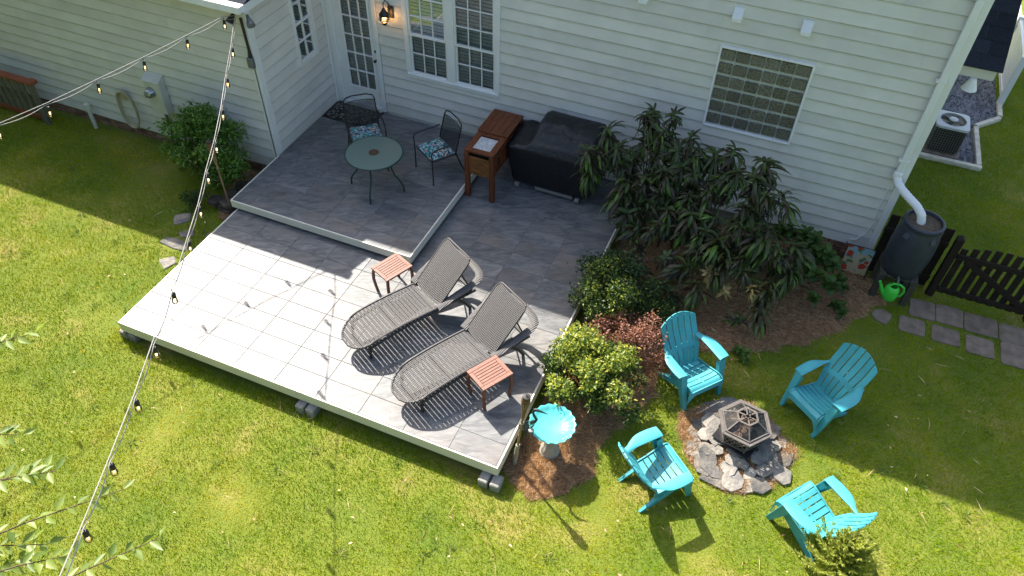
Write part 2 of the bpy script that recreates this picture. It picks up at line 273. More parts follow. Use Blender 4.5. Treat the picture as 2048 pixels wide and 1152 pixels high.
M = dict(
 siding_edge=basic('siding_lap_shade', (.40, .405, .355), .7, .2, 9), siding=basic('cream_siding', (.65, .633, .57), .55, .09, 1.6, .15, 140, rnd=.04), trim=basic('white_trim', (.74, .74, .70), .5, .05, 3, .05, 80),
 white=basic('white_vinyl', (.78, .78, .76), .42, .05, 4), fascia=basic('deck_fascia', (.72, .685, .57), .5, .06, 3, .06, 60), grout=basic('grey_grout', (.185, .18, .17), .9, .15, 30),
 joist=basic('dark_joist_wood', (.13, .085, .045), .8, .25, 5, .3, 40, stretch=(1, 8, 8)), tile=tilemat(),
 brick=basic('red_brick', (.23, .115, .07), .9, .3, 9, .5, 60, rnd=.3, col2=(.30, .19, .12)), mortar=basic('mortar', (.26, .23, .19), .95, .2, 20, .3),
 shingle=basic('dark_shingle', (.022, .026, .034), .95, .4, 60, .7, 150, rnd=.3, spec=.2), soffit=basic('soffit', (.62, .60, .52), .6, .05, 3),
 pane=glassmat('window_glass'), blind=basic('dark_blind_slat', (.60, .60, .60), .6, .15, 8), room=basic('dark_room', (.012, .013, .015), .9, .2), 
 block=basic('glass_block', (.075, .071, .048), .12, .65, 60, 1.0, 45, rnd=.22, spec=.8, col2=(.25, .24, .18), dist=.015), blockjoint=basic('block_joint', (.50, .51, .45), .5, .15, 20),
 darkrock=basic('dark_rock', (.075, .062, .05), .95, .4, 7, 1.0, 25, rnd=.4, dist=.02), greywood2=basic('weathered_railing', (.14, .13, .085), .9, .35, 6, .4, 60, stretch=(6, 6, 1)), black=basic('black_metal', (.012, .012, .013), .4, .2, 12, spec=.5), iron=basic('black_iron', (.018, .018, .019), .45, .2, 20), grey=basic('grey_metal', (.16, .17, .17), .45, .12, 10, metal=.4),
 meter=basic('meter_box_grey', (.55, .545, .47), .5, .08, 5), hose=basic('coil_tan', (.40, .36, .23), .7, .2, 9), green_metal=basic('green_enamel', (.012, .05, .042), .35, .2, 10),
 frost=None, wicker=wicker(), wickerframe=basic('dark_wicker_frame', (.035, .032, .03), .5, .25, 40, .4, 120), teak=basic('teak', (.20, .082, .052), .5, .22, 9, .15, 60, stretch=(1, 7, 1), rnd=.08),
 teakleg=basic('teak_leg', (.17, .06, .032), .5, .22, 9, .15, 60), cedar=basic('stained_cedar', (.135, .038, .012), .5, .45, 7, .2, 50, stretch=(8, 1, 1), rnd=.12), cedar2=basic('knotty_cedar', (.17, .065, .015), .5, .5, 6, .2, 40, stretch=(1, 1, 5)),
 marble=marble(), cover=basic('grill_cover', (.0065, .0072, .0088), .5, .3, 7, .5, 14, spec=.5, dist=.03), castergrey=basic('caster_grey', (.20, .19, .17), .6, .1),
 turq=basic('turquoise_resin', (.058, .33, .365), .5, .16, 2.5, .05, 120, spec=.4, rnd=.05), glaze=basic('turquoise_glaze', (.09, .47, .46), .18, .16, 7, .1, 18, spec=.6), concrete=basic('pedestal_concrete', (.36, .33, .27), .9, .2, 12, .4, 80),
 blocks=basic('cement_block', (.26, .245, .22), .95, .25, 14, .7, 90), paver=basic('concrete_paver', (.20, .152, .112), .95, .28, 8, .7, 140, rnd=.1), slate=basic('flagstone', (.12, .124, .13), .9, .35, 5, 1.0, 22, rnd=.4, col2=(.27, .235, .19), dist=.02),
 bronze=basic('fire_pit_bronze', (.15, .13, .115), .45, .2, 15, metal=.3), pitblack=basic('fire_bowl', (.014, .013, .013), .8, .3, 10), screen=meshscreen('spark_screen', (.02, .02, .02), 90, .30), chairmesh=meshscreen('chair_mesh', (.012, .012, .012), 110, .42),
 log=basic('split_log', (.24, .15, .09), .9, .4, 9, .5, 40, stretch=(1, 1, 6)), bamboo=basic('bamboo', (.27, .165, .08), .55, .3, 10, .2, 40), wickerhead=basic('torch_wicker', (.13, .065, .028), .7, .5, 60, .8, 90), pvc=basic('torch_sleeve', (.30, .27, .20), .7, .15, 8),
 soot=basic('torch_cap', (.03, .028, .026), .6, .4, 30), rim_blue=basic('barrel_charcoal', (.035, .042, .052), .5, .2, 8, .15, 90), mulchtop=basic('debris', (.10, .075, .05), 1, .5, 40, 1, 70), canplastic=basic('lime_plastic', (.06, .60, .06), .35, .06, 6, spec=.5),
 flag=rosettes(), darkwood=basic('dark_stained_fence', (.026, .018, .012), .8, .4, 6, .4, 60, stretch=(6, 6, 1), spec=.25), greywood=basic('weathered_wood', (.065, .06, .045), .9, .3, 6, .4, 60, stretch=(6, 6, 1)), redwood=basic('red_rail', (.25, .07, .03), .7, .3, 7, .3, 50, stretch=(1, 7, 7)),
 border=basic('timber_edge', (.60, .54, .43), .9, .25, 9, .5, 60), gravel=basic('gravel', (.17, .17, .185), .9, .5, 30, .4, 90), acwhite=basic('ac_top', (.55, .56, .54), .5, .06), acdark=basic('ac_coil', (.020, .019, .018), .6, .3, 60), acwire=basic('ac_guard', (.22, .20, .15), .5, .1),
 cable=basic('steel_cable', (.25, .235, .21), .5, .1, 20), cord=basic('black_cord', (.02, .02, .02), .5, .1), bulbglass=glassmat('bulb_glass', (1, .96, .9), .02), filament=emit('filament', (1, .62, .25), 2.2), lampglow=emit('lamp_bulb', (1, .5, .14), 14), chromeg=basic('flood_glass', (.35, .36, .36), .2, .1, metal=.6),
 cushion=voro_print('floral_cushion', [(.02, .03, .06), (.05, .32, .38), (.02, .04, .07), (.42, .19, .12), (.10, .42, .42), (.03, .06, .09), (.55, .50, .42), (.04, .22, .16), (.30, .28, .38)], 42), mat=matweave(), umbr=basic('umbrella_hole', (.05, .025, .015), .6, .2),
 ground=groundmat(), mulch=basic('pine_straw_bed', (.25, .145, .08), 1, .5, 22, 1, 60, col2=(.46, .30, .185), dist=.03, spec=.1), bark=basic('bark', (.10, .07, .045), .95, .35, 20, .7, 60), twig=basic('twig', (.11, .075, .04), .9, .3, 20), stem=basic('green_stem', (.12, .15, .05), .6, .25, 20),
 grass=leafmat('lawn_grass', (.096, .205, .001), (.225, .30, .0015), .33, .9, tip=(.47, .37, .03), tint=True, spec=0, tcol=(2.3, 1.75, .2)), straw=leafmat('pine_straw', (.30, .165, .085), (.82, .58, .37), .15, .85, spec=.1), lv_mid=leafmat('glossy_green_leaf', (.035, .095, .012), (.11, .21, .03), .25, .4),
 lv_bright=leafmat('fresh_green_leaf', (.07, .16, .018), (.17, .30, .045), .3, .4), lv_dark=leafmat('shade_green_leaf', (.018, .042, .010), (.048, .088, .020), .25, .4), lv_gold=leafmat('golden_leaf', (.22, .26, .025), (.48, .45, .07), .35, .42), lv_lime=leafmat('pale_green_leaf', (.055, .105, .014), (.20, .26, .05), .35, .42), lv_red=leafmat('barberry_leaf', (.12, .04, .035), (.42, .20, .13), .3, .5),
 lv_long=leafmat('long_dark_leaf', (.050, .036, .026), (.058, .085, .028), .3, .42, tip=(.12, .23, .035)), lv_pink=leafmat('pink_new_leaf', (.24, .20, .07), (.36, .28, .10), .3, .4, tip=(.38, .09, .08)), lv_hyd=leafmat('hydrangea_leaf', (.030, .075, .012), (.085, .15, .025), .3, .45), lv_tree=leafmat('tree_leaf', (.10, .16, .02), (.27, .33, .08), .4, .45),
 lv_conifer=leafmat('conifer_frond', (.20, .25, .03), (.50, .50, .14), .5, .7, spec=.1), heron=basic('heron_metal', (.022, .040, .042), .45, .3, 20, metal=.4),
)
def frosted():
    m, nt, p, o = nm('frosted_glass_top'); p.inputs['Base Color'].default_value = (.16, .24, .21, 1); p.inputs['Roughness'].default_value = .28; p.inputs['Transmission Weight'].default_value = .35; p.inputs['IOR'].default_value = 1.3
    bumpn(nt, p, noi(nt, coords(nt, False), 260, 2), .35, .002); return m
M['frost'] = frosted()
# ---------------------------------------------------------------- ground
ZD, ZU = .322, .502
def gnd(u, v):
    x, y = -60 + 120 * u, -60 + 120 * v; return (x, y, 0)
struct('ground', MB().sheet(gnd, 24, 24), M['ground'])
# ---------------------------------------------------------------- house
H = thing('house', 'two storey cream lap-sided house with white trim and brick base', 'house', (0, 0, 0))
WX, WY = -10.15, -1.836        # rear-wing corner
c = MB(); c.span((-22, .10, 0), (-.90, 9, 5.6)); part('main_wall', c, M['siding'], H)
c = MB(); c.span((-22, WY + .10, 0), (WX - .10, .09, 3.1)); part('wing_wall', c, M['siding'], H)
EXP = .183
def side_pieces(x0, x1, z0, ztop, opens, seed):
    """lap boards of one wall: (a,b,zlo,zhi,row_lo) cut round the openings"""
    rr = random.Random(seed); out = []; row = 0; z = z0
    while z < ztop:
        zl, zh = z, min(z + EXP, ztop); xs = sorted({x0, x1} | {k for o in opens for k in o[:2] if x0 < k < x1}); segs = []
        for a, b in zip(xs, xs[1:]):
            m_ = (a + b) / 2; iv = [(zl, zh)]
            for o in opens:
                if o[0] < m_ < o[1]:
                    nv = []
                    for l, h in iv:
                        if o[3] <= l or o[2] >= h: nv.append((l, h)); continue
                        if o[2] > l: nv.append((l, o[2]))
                        if o[3] < h: nv.append((o[3], h))
                    iv = nv
            for l, h in iv:
                if h - l > .008:
                    if segs and segs[-1][1] == a and segs[-1][2] == l and segs[-1][3] == h: segs[-1] = (segs[-1][0], b, l, h)
                    else: segs.append((a, b, l, h))
        for a, b, l, h in segs:
            cuts = [a]; first = True
            while b - cuts[-1] > 3.66:
                cuts.append(cuts[-1] + (rr.uniform(1.0, 3.4) if first else 3.6)); first = False
            cuts.append(b)
            for p, q in zip(cuts, cuts[1:]): out.append((p + (.0015 if p != a else 0), q, l, h, z))
        z += EXP; row += 1
    return out
def boards(pieces, to3, name='siding_board'):
    for a, b, l, h, z in pieces:
        t = lambda zz: .032 - .020 * (zz - z) / EXP           # proud at the butt, thin under the lap above
        lo = l - (.004 if l == z else 0); e = l + .0055 if l == z else l + .0005
        vs = [(a, t(l), lo), (b, t(l), lo), (b, t(h), h), (a, t(h), h), (a, -.004, lo), (b, -.004, lo), (b, -.004, h), (a, -.004, h), (a, t(e), e), (b, t(e), e)]
        o = part(name, MB().add([to3(*v) for v in vs], [(0, 1, 9, 8), (8, 9, 2, 3), (7, 6, 5, 4), (0, 4, 5, 1), (1, 5, 6, 2, 9), (2, 6, 7, 3), (3, 7, 4, 0, 8)]), M['siding'], H)
        if l == z:                                            # lap shadow painted as a dark line on each board's lower edge
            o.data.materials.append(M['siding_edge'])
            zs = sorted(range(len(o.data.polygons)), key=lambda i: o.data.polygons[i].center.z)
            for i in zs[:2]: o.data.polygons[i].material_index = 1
DOOR = (-10.12, -9.14, .30, 2.75); WIN2 = (-8.665, -6.985, 1.345, 3.16); GBW = (-3.745, -2.485, 1.772, 3.03)
boards(side_pieces(WX + .02, -.965, .343, 4.75, [DOOR, WIN2, GBW], 3), lambda s, n, z: (s, -n, z))
boards(side_pieces(-21, WX - .10, .20, 3.1, [], 5), lambda s, n, z: (s, WY - n, z))
SWIN = (-.90, -.355, 1.60, 3.0)
boards(side_pieces(WY + .085, -.035, .5, 3.1, [SWIN], 6), lambda s, n, z: (WX + n - .02, s, z))
part('side_backing', MB().span((WX - .09, WY + .02, .2), (WX - .032, .09, 3.1)), M['siding'], H)
# corner boards
part('corner_board', MB().span((-.962, -.038, .33), (-.86, .10, 5.6)), M['trim'], H, bevel=.004)
part('corner_board', MB().span((WX - .098, WY - .038, .21), (WX + .002, WY + .095, 3.1)), M['trim'], H, bevel=.004)
part('corner_board', MB().span((WX + .004, -.085, .5), (WX + .045, -.03, 3.1)), M['trim'], H, bevel=.003)
# brick base: mortar core with single bricks
part('mortar_base', MB().span((-21, WY + .02, -.05), (WX - .11, WY + .095, .198)), M['mortar'], H)
part('mortar_base', MB().span((-4.5, .012, -.05), (-.91, .095, .34)), M['mortar'], H)
bme = MB().box((0, 0, 0), (.19, .05, .056)).mesh('brick', M['brick'], None, .005)
for wall, (xa, xb, yy, zt, n) in enumerate(((-16.6, -10.45, WY + .01, .20, 3), (-2.3, -.92, .0, .34, 4))):
    for r in range(n):
        z = zt - .034 - r * .066; x = xa + (.1 if r % 2 else 0)
        while x < xb: link('brick', bme, H, (x + .1, yy + random.uniform(-.003, .003), z)); x += .203
# roofs, eaves, gutter
def slab(poly, t, name, mat): part(name, MB().add([p for p in poly] + [(p[0], p[1], p[2] - t) for p in poly], [(0, 1, 2, 3), (7, 6, 5, 4), (0, 4, 5, 1), (1, 5, 6, 2), (2, 6, 7, 3), (3, 7, 4, 0)]), mat, H)
slab([(-22, -2.05, 3.20), (-9.96, -2.05, 3.20), (-9.96, .0, 3.75), (-22, .0, 3.75)], .04, 'wing_roof', M['shingle'])
part('soffit', MB().span((-22, -2.05, 3.10), (-9.98, -.005, 3.125)), M['soffit'], H)
part('fascia_board', MB().span((-22, -2.075, 3.08), (-9.98, -2.052, 3.19)), M['trim'], H)
part('fascia_board', MB().span((-9.978, -2.075, 3.08), (-9.95, -.01, 3.19)), M['trim'], H)
g = MB(); g.span((-22, -2.20, 3.125), (-9.93, -2.078, 3.135)); g.span((-22, -2.205, 3.125), (-9.93, -2.195, 3.225)); g.span((-22, -2.088, 3.136), (-9.93, -2.079, 3.22)); g.span((-9.932, -2.2, 3.13), (-9.925, -2.08, 3.22))
part('gutter', g, M['white'], H)
slab([(-23, -.335, 5.66), (-6.3, -.335, 5.66), (-6.3, 4.5, 8.4), (-23, 4.5, 8.4)], .12, 'main_roof', M['shingle'])
slab([(-6.3, -.76, 5.66), (-.5, -.72, 5.66), (-.5, 4.5, 8.4), (-6.3, 4.5, 8.4)], .12, 'main_roof', M['shingle'])  # unseen eave run further out here to shape the shadow on the lawn
slab([(-23, 9.4, 5.66), (-.5, 9.4, 5.66), (-.5, 4.5, 8.4), (-23, 4.5, 8.4)], .12, 'main_roof', M['shingle'])
part('gable_wall', MB().add([(-1, .1, 5.58), (-1, 8.9, 5.58), (-1, 4.5, 8.2), (-1.2, .1, 5.58), (-1.2, 8.9, 5.58), (-1.2, 4.5, 8.2)], [(0, 1, 2), (5, 4, 3), (0, 3, 4, 1), (1, 4, 5, 2), (2, 5, 3, 0)]), M['siding'], H)
part('eave_soffit', MB().span((-23, -.32, 5.50), (-.55, .12, 5.53)), M['soffit'], H)
# side bump-out roof with shingle courses
part('side_roof_box', MB().span((-.895, 1.25, 2.67), (-.185, 3.6, 2.83)), M['soffit'], H, bevel=.005)
for k in range(9):
    y0 = 1.20 + k * .19; z0 = 2.845 + k * .118
    for j, (xa, xb) in enumerate(((-.88, -.62), (-.617, -.37), (-.367, -.13)) if k % 2 else ((-.88, -.70), (-.697, -.45), (-.447, -.13))):
        m_ = MB().add([(xa, y0, z0), (xb, y0, z0), (xb, y0 + .24, z0 + .141), (xa, y0 + .24, z0 + .141), (xa, y0, z0 - .014), (xb, y0, z0 - .014), (xb, y0 + .24, z0 + .127), (xa, y0 + .24, z0 + .127)], [(0, 1, 2, 3), (7, 6, 5, 4), (0, 4, 5, 1), (1, 5, 6, 2), (2, 6, 7, 3), (3, 7, 4, 0)])
        part('shingle', m_, M['shingle'], H)
# ---- windows
def sash(win, x0, x1, z0, z1, y, nx, nz, fr=.034):
    """double-hung sash facing -y: frame, muntins, panes"""
    f = MB(); f.span((x0, y - .012, z0), (x0 + fr, y + .028, z1)); f.span((x1 - fr, y - .012, z0), (x1, y + .028, z1)); f.span((x0 + fr, y - .0125, z0), (x1 - fr, y + .0275, z0 + fr)); f.span((x0 + fr, y - .0125, z1 - fr), (x1 - fr, y + .0275, z1))
    part('sash_frame', f, M['trim'], win)
    gx0, gx1, gz0, gz1 = x0 + fr, x1 - fr, z0 + fr, z1 - fr
    for i in range(1, nx): xx = gx0 + (gx1 - gx0) * i / nx; part('muntin', MB().span((xx - .008, y - .006, gz0), (xx + .008, y + .02, gz1)), M['trim'], win)
    for i in range(1, nz): zz = gz0 + (gz1 - gz0) * i / nz; part('muntin', MB().span((gx0, y - .0075, zz - .008), (gx1, y + .021, zz + .008)), M['trim'], win)
    part('pane', MB().add([(gx0, y + .01, gz0), (gx1, y + .01, gz0), (gx1, y + .01, gz1), (gx0, y + .01, gz1)], [(0, 1, 2, 3)]), M['pane'], win)
def blinds(win, x0, x1, z0, z1, y, pitch=.058):
    part('room', MB().span((x0, y + .045, z0), (x1, y + .05, z1)), M['room'], win)
    z = z0 + .01
    b = MB()
    while z < z1 - .01: b.add([(x0, y - .004, z), (x1, y - .004, z), (x1, y + .030, z + .030), (x0, y + .030, z + .030)], [(0, 1, 2, 3)]); z += pitch
    part('blind', b, M['blind'], win)
f = MB(); x0, x1, z0, z1 = WIN2; f.span((x0, -.045, z0), (x0 + .085, .09, z1)); f.span((x1 - .085, -.045, z0), (x1, .09, z1)); f.span((x0 + .085, -.046, z0), (x1 - .085, .089, z0 + .055)); f.span((x0 + .085, -.046, z1 - .08), (x1 - .085, .089, z1)); f.span((-7.905, -.047, z0 + .055), (-7.765, .088, z1 - .08))
w = part('window', f, M['trim'], H, bevel=.004); part('sill', MB().span((x0 + .03, -.062, z0 + .056), (x1 - .03, .02, z0 + .075)), M['white'], w, bevel=.003)
for xa, xb in ((-8.578, -7.907), (-7.763, -7.072)):
    sash(w, xa, xb, 1.421, 2.145, .005, 3, 2); sash(w, xa, xb, 2.10, 3.08, -.024, 3, 3); blinds(w, xa, xb, 1.40, 3.08, .052)
w['label'] = 'double window with white muntins beside the patio door'
n0 = set(bpy.data.objects)      # the side window is made facing -y, then turned onto the wing's side wall
f = MB(); a, b, z0, z1 = SWIN; f.span((a, -.045, z0), (a + .05, .0, z1)); f.span((b - .05, -.045, z0), (b, .0, z1)); f.span((a + .05, -.046, z0), (b - .05, -.001, z0 + .045)); f.span((a + .05, -.046, z1 - .05), (b - .05, -.001, z1))
w = part('window', f, M['trim'], H); sash(w, a + .052, b - .052, 1.648, 2.30, -.020, 2, 2, .028); sash(w, a + .052, b - .052, 2.27, 2.95, -.030, 2, 2, .028)
part('room', MB().span((a + .05, -.008, z0 + .04), (b - .05, -.004, z1 - .04)), M['blind'], w)
for o in set(bpy.data.objects) - n0:
    me = o.data
    for vv in me.vertices: x, y, z = vv.co; vv.co = (WX - .02 - y, x, z)
    me.flip_normals()
w['label'] = 'narrow window on the short side wall'
# ---- glass-block window
x0, x1, z0, z1 = GBW
f = MB(); f.span((x0, -.05, z0), (x0 + .03, .09, z1)); f.span((x1 - .03, -.05, z0), (x1, .09, z1)); f.span((x0 + .03, -.051, z0), (x1 - .03, .089, z0 + .028)); f.span((x0 + .03, -.051, z1 - .03), (x1 - .03, .089, z1))
w = part('glass_block_window', f, M['white'], H, bevel=.004); part('joint_grid', MB().span((x0 + .03, .006, z0 + .028), (x1 - .03, .06, z1 - .03)), M['blockjoint'], w)
pw, ph = (x1 - x0 - .06) / 6, (z1 - z0 - .058) / 6; gm = MB().box((0, 0, 0), (pw - .022, .05, ph - .050)).mesh('glass_block', M['block'], 50, .006, 2)
for i in range(6):
    for j in range(6): link('glass_block', gm, w, (x0 + .03 + pw * (i + .5), .0, z0 + .028 + ph * (j + .5)))
# ---- patio door
dx0, dx1 = -9.995, -9.225
f = MB(); f.span((-10.10, -.05, .505), (dx0 - .004, .09, 2.66)); f.span((dx1 + .004, -.05, .505), (-9.15, .09, 2.66)); f.span((-10.10, -.051, 2.66), (-9.15, .089, 2.75)); d = part('patio_door', f, M['trim'], H, bevel=.004)
part('threshold', MB().span((dx0 - .003, -.09, .505), (dx1 + .003, .09, .59)), M['blind'], d, bevel=.004)
gx0, gx1, gz0, gz1 = -9.845, -9.315, .865, 2.50
f = MB(); f.span((dx0, .004, .60), (gx0, .05, 2.655)); f.span((gx1, .004, .60), (dx1, .05, 2.655)); f.span((gx0, .0045, .60), (gx1, .0495, gz0)); f.span((gx0, .0045, gz1), (gx1, .0495, 2.655)); part('door_slab', f, M['trim'], d)
f = MB(); f.span((gx0 - .012, -.006, gz0 - .012), (gx0 + .016, .02, gz1 + .012)); f.span((gx1 - .016, -.006, gz0 - .012), (gx1 + .012, .02, gz1 + .012)); f.span((gx0 + .016, -.0065, gz0 - .012), (gx1 - .016, .0195, gz0 + .016)); part('glass_bead', f, M['white'], d)
for i in (1, 2): xx = gx0 + (gx1 - gx0) * i / 3; part('muntin', MB().span((xx - .009, -.004, gz0 + .016), (xx + .009, .022, gz1)), M['trim'], d)
for i in range(1, 5): zz = gz0 + (gz1 - gz0) * i / 5; part('muntin', MB().span((gx0 + .016, -.0055, zz - .009), (gx1 - .016, .0215, zz + .009)), M['trim'], d)
part('pane', MB().add([(gx0, .024, gz0), (gx1, .024, gz0), (gx1, .024, gz1), (gx0, .024, gz1)], [(0, 1, 2, 3)]), M['pane'], d); blinds(d, gx0, gx1, gz0, gz1, .055)
hd = part('door_handle', MB().lathe([(.0, -.03), (.022, -.028), (.027, -.012), (.012, 0), (.012, .03)], 12).add([], []), M['black'], d)
hd.rotation_euler = (R(-90), 0, 0); hd.location = (-9.262, -.035, 1.475)
dead = link('deadbolt', MB().lathe([(.0, -.012), (.022, -.012), (.026, .006)], 12).mesh('deadbolt', M['black'], 40), d, (-9.256, -.002, 1.635), (R(90), 0, 0))
# ---- vents, downspout
for x, z in ((-4.87, 3.41), (-3.612, 3.42), (-2.737, 3.42)):
    v = part('wall_vent', MB().span((x - .07, -.04, z - .01), (x + .07, -.0, z + .17)), M['white'], H, bevel=.004)
    part('vent_hood', MB().add([(x - .062, -.041, z + .155), (x + .062, -.041, z + .155), (x + .062, -.13, z + .06), (x - .062, -.13, z + .06), (x - .062, -.041, z), (x + .062, -.041, z), (x + .062, -.13, z + .005), (x - .062, -.13, z + .005)], [(0, 1, 2, 3), (7, 6, 5, 4), (0, 3, 7, 4), (1, 5, 6, 2), (3, 2, 6, 7)]), M['white'], v, bevel=.003)
ds = part('downspout', MB().span((-1.045, -.115, 1.78), (-.965, -.045, 5.5)), M['trim'], H, bevel=.008)
for z in (3.19, 1.98): part('strap', MB().span((-1.075, -.118, z - .015), (-.94, -.039, z + .015)), M['trim'], ds)
pts = [(-1.005, -.08, 1.80), (-1.0, -.085, 1.72), (-.97, -.13, 1.66), (-.90, -.21, 1.62), (-.78, -.31, 1.58), (-.66, -.40, 1.54), (-.575, -.455, 1.47), (-.545, -.475, 1.38), (-.535, -.48, 1.31)]
P2 = []
for i in range(len(pts) - 1):
    for k in range(6): P2.append(Vector(pts[i]).lerp(Vector(pts[i + 1]), k / 6))
part('flexible_spout', MB().tube(P2, [.052 + (.006 if i % 2 else 0) for i in range(len(P2))], 14), M['white'], ds, smooth=60)
part('spout_collar', MB().span((-1.06, -.135, 1.70), (-.95, -.04, 1.80)), M['white'], ds, bevel=.015)
part('wall_cable', MB().tube([(-1.03, -.03, 1.5), (-1.05, -.036, 1.1), (-1.02, -.036, .85), (-1.06, -.036, .6), (-1.14, -.036, .46), (-1.22, -.034, .44)], .008, 6), M['white'], H, smooth=60)
part('wall_cable', MB().tube([(-10.19, WY - .045, 2.08), (-10.19, WY - .045, 1.2), (-10.19, WY - .045, .3)], .009, 6), M['grey'], H, smooth=60)
# ---------------------------------------------------------------- decks: frame, fascia, every tile
TX, TY = .612, .309
tme = MB().box((0, 0, -.009), (TX - .008, TY - .008, .018)).mesh('tile', M['tile'], None, .002)
def lay(root, x0, x1, y0, y1, gx, gy, z, skip=None):
    i0, i1 = math.floor((x0 - gx) / TX + 1e-3), math.ceil((x1 - gx) / TX - 1e-3); j0, j1 = math.floor((y0 - gy) / TY + 1e-3), math.ceil((y1 - gy) / TY - 1e-3)
    for j in range(j0, j1):
        for i in range(i0, i1):
            a, b = max(x0, gx + i * TX), min(x1, gx + (i + 1) * TX); p, q = max(y0, gy + j * TY), min(y1, gy + (j + 1) * TY)
            if b - a < .03 or q - p < .03: continue
            if skip and a > skip[0] and b < skip[1] and p > skip[2]: continue
            zt = z + random.uniform(-.0006, .0006); off = root.location
            if b - a > TX - .004 and q - p > TY - .004: link('tile', tme, root, ((a + b) / 2 - off.x, (p + q) / 2 - off.y, zt - off.z))
            else:
                me = MB().box((0, 0, -.009), (b - a - .007, q - p - .006, .018)).mesh('tile', M['tile'], None, .002); link('tile', me, root, ((a + b) / 2 - off.x, (p + q) / 2 - off.y, zt - off.z))
DX0, DX1, DY0 = -10.096, -4.534, -5.686
D = thing('lower_deck', 'large low deck of slate-look tiles edged with white boards, sunlit in front', 'deck', ((DX0 + DX1) / 2, -2.9, 0), world=True)
part('tile_bed', MB().span((DX0 + .02, DY0 + .02, ZD - .05), (DX1 - .02, -.03, ZD - .005)), M['grout'], D)
part('front_fascia', MB().span((DX0, DY0, ZD - .165), (DX1, DY0 + .022, ZD + .002)), M['fascia'], D, bevel=.003)
part('side_fascia', MB().span((DX0 - .001, DY0 + .023, ZD - .165), (DX0 + .021, -1.9, ZD + .002)), M['fascia'], D, bevel=.003)
part('side_fascia', MB().span((DX1 - .021, DY0 + .023, ZD - .165), (DX1 + .001, -.035, ZD + .002)), M['fascia'], D, bevel=.003)
part('rim_joist', MB().span((DX0 + .07, DY0 + .055, .05), (DX1 - .07, DY0 + .095, ZD - .06)), M['joist'], D)
part('rim_joist', MB().span((DX0 + .07, DY0 + .096, .05), (DX0 + .11, -1.95, ZD - .06)), M['joist'], D); part('rim_joist', MB().span((DX1 - .11, DY0 + .096, .05), (DX1 - .07, -.1, ZD - .06)), M['joist'], D)
UX0, UX1, UY0 = -10.149, -7.02, -3.14
lay(D, DX0 + .024, DX1 - .024, DY0 + .025, -.035, -10.07, -5.668, ZD, skip=(DX0 - 1, UX1 - .12, UY0 + .2))
U = thing('upper_deck', 'raised tiled landing with white edge boards outside the patio door', 'deck', ((UX0 + UX1) / 2, -1.57, ZD), world=True)
part('tile_bed', MB().span((UX0 + .02, UY0 + .02, ZU - .05), (UX1 - .02, -.055, ZU - .005)), M['grout'], U)
part('front_fascia', MB().span((UX0, UY0, ZU - .13), (UX1, UY0 + .022, ZU + .002)), M['fascia'], U, bevel=.003)
part('side_fascia', MB().span((UX1 - .021, UY0 + .023, ZU - .13), (UX1 + .001, -.055, ZU + .002)), M['fascia'], U, bevel=.003)
part('side_fascia', MB().span((UX0 - .001, UY0 + .023, ZU - .13), (UX0 + .021, -1.88, ZU + .002)), M['fascia'], U, bevel=.003)
part('riser_board', MB().span((UX0 + .03, UY0 + .05, ZD + .004), (UX1 - .05, UY0 + .08, ZU - .055)), M['joist'], U); part('riser_board', MB().span((UX1 - .08, UY0 + .081, ZD + .004), (UX1 - .05, -.06, ZU - .055)), M['joist'], U)
lay(U, UX0 + .024, UX1 - .024, UY0 + .025, -.058, -9.81, -3.146, ZU)
for i, (x, y, lab) in enumerate(((-7.14, -5.70, 'pair-cast grey cement block under the middle of the deck front'), (-4.60, -5.73, 'grey cement block with a notch under the front right deck corner'), (-10.02, -5.62, 'pale stone block under the front left deck corner'))):
    b = MB().box((-.075, 0, .07), (.12, .17, .14)).box((.075, 0, .07), (.12, .17, .14)).box((0, .03, .035), (.06, .1, .07))
    o = part('cement_block', b, M['blocks'], None, bevel=.012); o.location = (x, y, 0); tag(o, lab, 'block', 'deck support blocks')
# ---------------------------------------------------------------- patio furniture on the raised landing
t = thing('patio_table', 'round frosted glass patio table with green metal legs', 'table', (-8.24, -1.92, ZU))
part('glass_top', MB().lathe([(.06, .645), (.40, .645), (.428, .65), (.428, .658), (.40, .662), (.06, .662), (.058, .653)], 48), M['frost'], t, smooth=30)
part('rim', MB().tube([(.435 * math.cos(a), .435 * math.sin(a), .652) for a in [2 * math.pi * k / 48 for k in range(48)]], .012, 8, True), M['green_metal'], t, smooth=60)
part('hub', MB().lathe([(.0, .668), (.075, .668), (.08, .66), (.078, .64), (.0, .64)], 24), M['umbr'], t, smooth=40)
part('brace_ring', MB().tube([(.24 * math.cos(a), .24 * math.sin(a), .52) for a in [2 * math.pi * k / 32 for k in range(32)]], .009, 6, True), M['green_metal'], t, smooth=60)
for a in (-166, -76, 8, 98):
    u = Vector((math.cos(R(a)), math.sin(R(a)), 0)); pr = [(.40, .635), (.34, .60), (.27, .52), (.26, .42), (.30, .30), (.38, .20), (.425, .12), (.435, .0)]
    part('leg', MB().tube([u * r + Vector((0, 0, z)) for r, z in pr], .014, 8), M['green_metal'], t, smooth=60)
